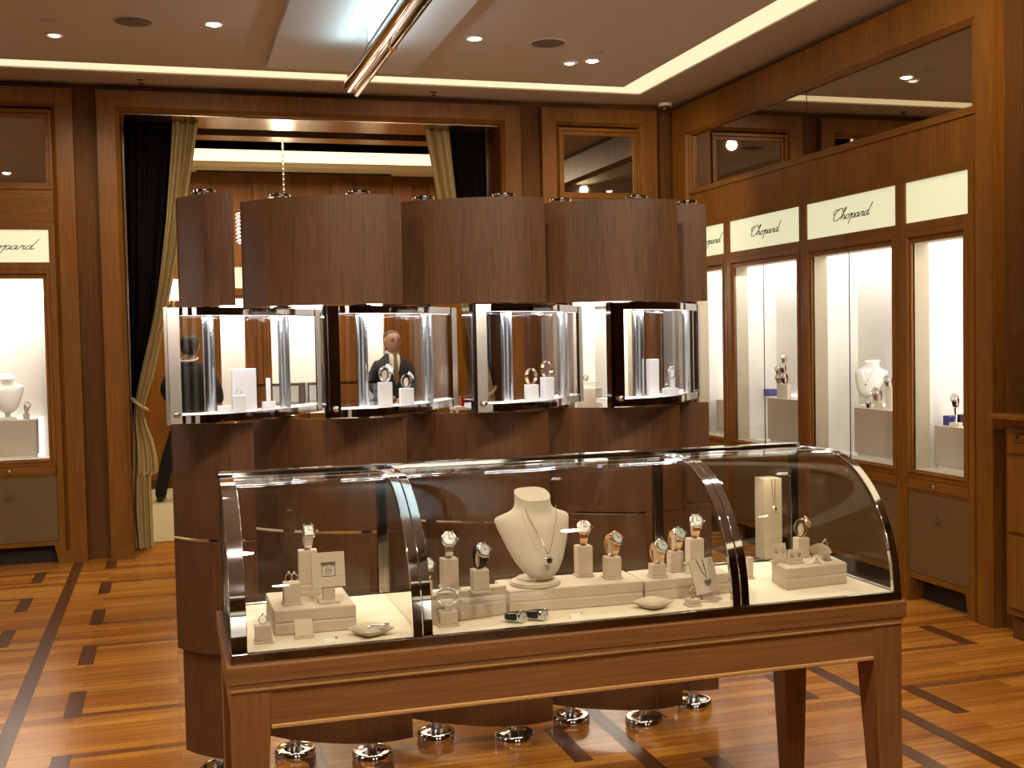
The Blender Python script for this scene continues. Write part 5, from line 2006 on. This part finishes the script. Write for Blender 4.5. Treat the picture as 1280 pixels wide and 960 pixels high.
# third bay
plinth('greige plinth in the narrow cabinet with the blank sign', 4.20, 4.40, 5.12, 5.625, .998)
backlit('glow slab added behind the plinth of the narrow cabinet', 4.405, 4.42, 5.15, 5.67, 1.01)
zt = .998
t = thing('jewel_box', 'small blue box at the back of the narrow cabinet', 'box', cabpt(1189, 530, 4.27, zt), -.1, 'blue boxes in the wall cabinets')
MB().box(-.03, .03, -.035, .035, 0, .04).build('body', M['navy'], t, bevel=.002)
MB().box(-.031, .031, -.036, .036, .041, .055).build('lid', M['navy'], t, bevel=.002)
t = thing('jewel_box', 'dark box at the right side of the narrow cabinet', 'box', cabpt(1203, 533, 4.30, zt), -.1, 'dark boxes in the wall cabinets')
MB().box(-.03, .03, -.03, .03, 0, .05).build('body', M['strap'], t, bevel=.002)
MB().box(-.031, .031, -.031, .031, .051, .065).build('lid', M['strap'], t, bevel=.002)
p = at(1195, 531, X=4.25)
t = thing('watch_stand', 'slim silver stand with a watch in the narrow cabinet', 'watch stand', (p.x, p.y, zt), -1.1)
MB().box(-.03, .03, -.026, .026, 0, .022).build('base', M['vit_block'], t, bevel=.002)
MB().lathe([(.012, .022), (.007, .03), (.009, .07), (.014, .105)], 14).build('stem', M['silver'], t, 40)
watch(W_STRAP, (p.x, p.y, zt + .105), -1.1, 'black strapped watch on the slim silver stand in the narrow cabinet', 1.25, wr)
# corner bay of the right wall
plinth('greige plinth in the cabinet at the inner corner', 4.20, 4.40, 7.95, 8.37, 1.02)
# cabinet left of the doorway
plinth('greige plinth in the cabinet left of the doorway', -1.36, -.932, YF + .17, YF + .34, 1.03)
backlit('glow slab added behind the plinth left of the doorway', -1.36, -.90, YF + .36, YF + .375, 1.04)
t = thing('necklace_bust', 'white necklace bust in the cabinet left of the doorway', 'jewellery bust', (-1.13, YF + .26, 1.03), .25)
MB().lathe([(.062, .0), (.064, .004), (.06, .014), (.04, .02), (.001, .021)], 32).build('base', M['vit_white'], t, 40)
MB().lathe([(.02, .02), (.018, .06), (.022, .10)], 16).build('stem', M['vit_white'], t, 40)
b_ = bust_mb(1.1)
b_.xf(Matrix.Translation((0, 0, .05)))
b_.build('torso', M['vit_white'], t, 60)
t = thing('watch_block', 'small block under the watch left of the doorway', 'display block', (-1.0, YF + .22, 1.03), 0)
MB().box(-.024, .024, -.02, .02, 0, .006).build('base', M['vit_block'], t)
MB().box(-.021, .021, -.017, .017, .006, .045).build('body', M['vit_block'], t, bevel=.001)
watch(W_SILVER, (-1.0, YF + .22, 1.075), .5, 'silver watch on a block in the cabinet left of the doorway', 1.3, wr)
# cabinet right of the doorway: drum pedestal seen between the glass boxes
t = thing('drum_pedestal', 'round pale drum in the cabinet right of the doorway', 'plinth', (3.36, YF + .25, .7425), 0)
MB().lathe([(.105, .0), (.107, .004), (.107, .37), (.104, .375), (.001, .375)], 40).build('drum', M['vit_block'], t, 40)
MB().lathe([(.10, -.0), (.10, .004), (.09, .005)], 40).build('foot_ring', M['vit_white'], t, 40)
t = thing('display_block', 'small white block on the round drum right of the doorway', 'display block', (3.36, YF + .25, 1.1177), 0)
MB().box(-.07, .07, -.03, .03, 0, .006).build('base', M['vit_white'], t, bevel=.001)
MB().box(-.066, .066, -.027, .027, .006, .055).build('body', M['vit_white'], t, bevel=.001)
watch(W_STRAP, (3.33, YF + .25, 1.1728), .9, 'black strapped watch on the white block right of the doorway', 1.0, wr)

# ------------------------------------------------------------------ counter at the right edge
t = thing('side_counter', 'oak side counter against the right wall at the edge of the photograph', 'counter', (4.07, 4.0, 0))
MB().box(-.09, .095, -.9, .77, .12, 1.10).build('body', M['wall_wood'], t, bevel=.003)
MB().box(-.07, .09, -.88, .75, 0, .12).build('plinth', M['strip_wood'], t)
MB().box(-.17, .098, -.95, .80, 1.10, 1.125).build('worktop', M['wall_wood_h'], t, bevel=.004)
MB().box(-.12, -.09, -.9, .77, 1.07, 1.10).build('cornice', M['wall_wood_h'], t, bevel=.004)
f = MB()
for z0_, z1_ in ((.16, .52), (.54, .90), (.93, 1.05)):
    f.box(-.104, -.09, -.88, .75, z0_, z1_)
fo = f.build('front_panel', M['wall_wood'], t, bevel=.003)
ltr = MB()
for st in STROKES:
    q = [(-.106, .70 - (p_[0] + .3 * p_[1]) * .11, 1.0 + (p_[1] - .3) * .05) for p_ in st]
    ltr.tube(spline(q, 5), .0022, 6)
ltr.build('lettering', M['ink'], t, 60)
t = thing('glass_box', 'small frameless glass box on the oak side counter', 'glass box', (4.05, 4.35, 1.1252))
g = MB()
g.box(-.105, -.10, -.35, .35, 0, .39)
g.box(.10, .105, -.35, .35, 0, .39)
g.box(-.10, .10, -.35, -.345, 0, .39)
g.box(-.10, .10, .345, .35, 0, .39)
g.build('glass_wall', M['case_glass'], t)
MB().box(-.105, .105, -.35, .35, .39, .396).build('glass_top', M['case_glass'], t)
MB().box(-.098, .098, -.343, .343, .16, .165).build('glass_shelf', M['case_glass'], t)
for k in range(3):
    ring((4.0, 4.55 - .12 * k, 1.2905), 'gold ring on the shelf of the glass box on the side counter', 'gold', group='rings in the side counter glass box')
# red box on a ledge beyond the right curtain
p = at(585, 508, Y=9.9)
t = thing('side_table', 'pale side table beyond the right curtain', 'side table', (p.x + .02, 10.0, 0))
MB().box(-.14, .14, -.12, .12, p.z - .03, p.z).build('tabletop', M['vit_white'], t, bevel=.003)
for sx_ in (-1, 1):
    for sy_ in (-1, 1):
        MB().box(sx_ * .12 - .012, sx_ * .12 + .012, sy_ * .10 - .012, sy_ * .10 + .012, 0, p.z - .03).build('leg', M['vit_white'], t)
t = thing('red_box', 'red lacquer box with a lid beyond the right curtain', 'box', (p.x, 9.98, p.z))
MB().box(-.05, .05, -.05, .05, 0, .055).build('body', M['red'], t, bevel=.004)
MB().box(-.052, .052, -.052, .052, .056, .085).build('lid', M['red'], t, bevel=.004)
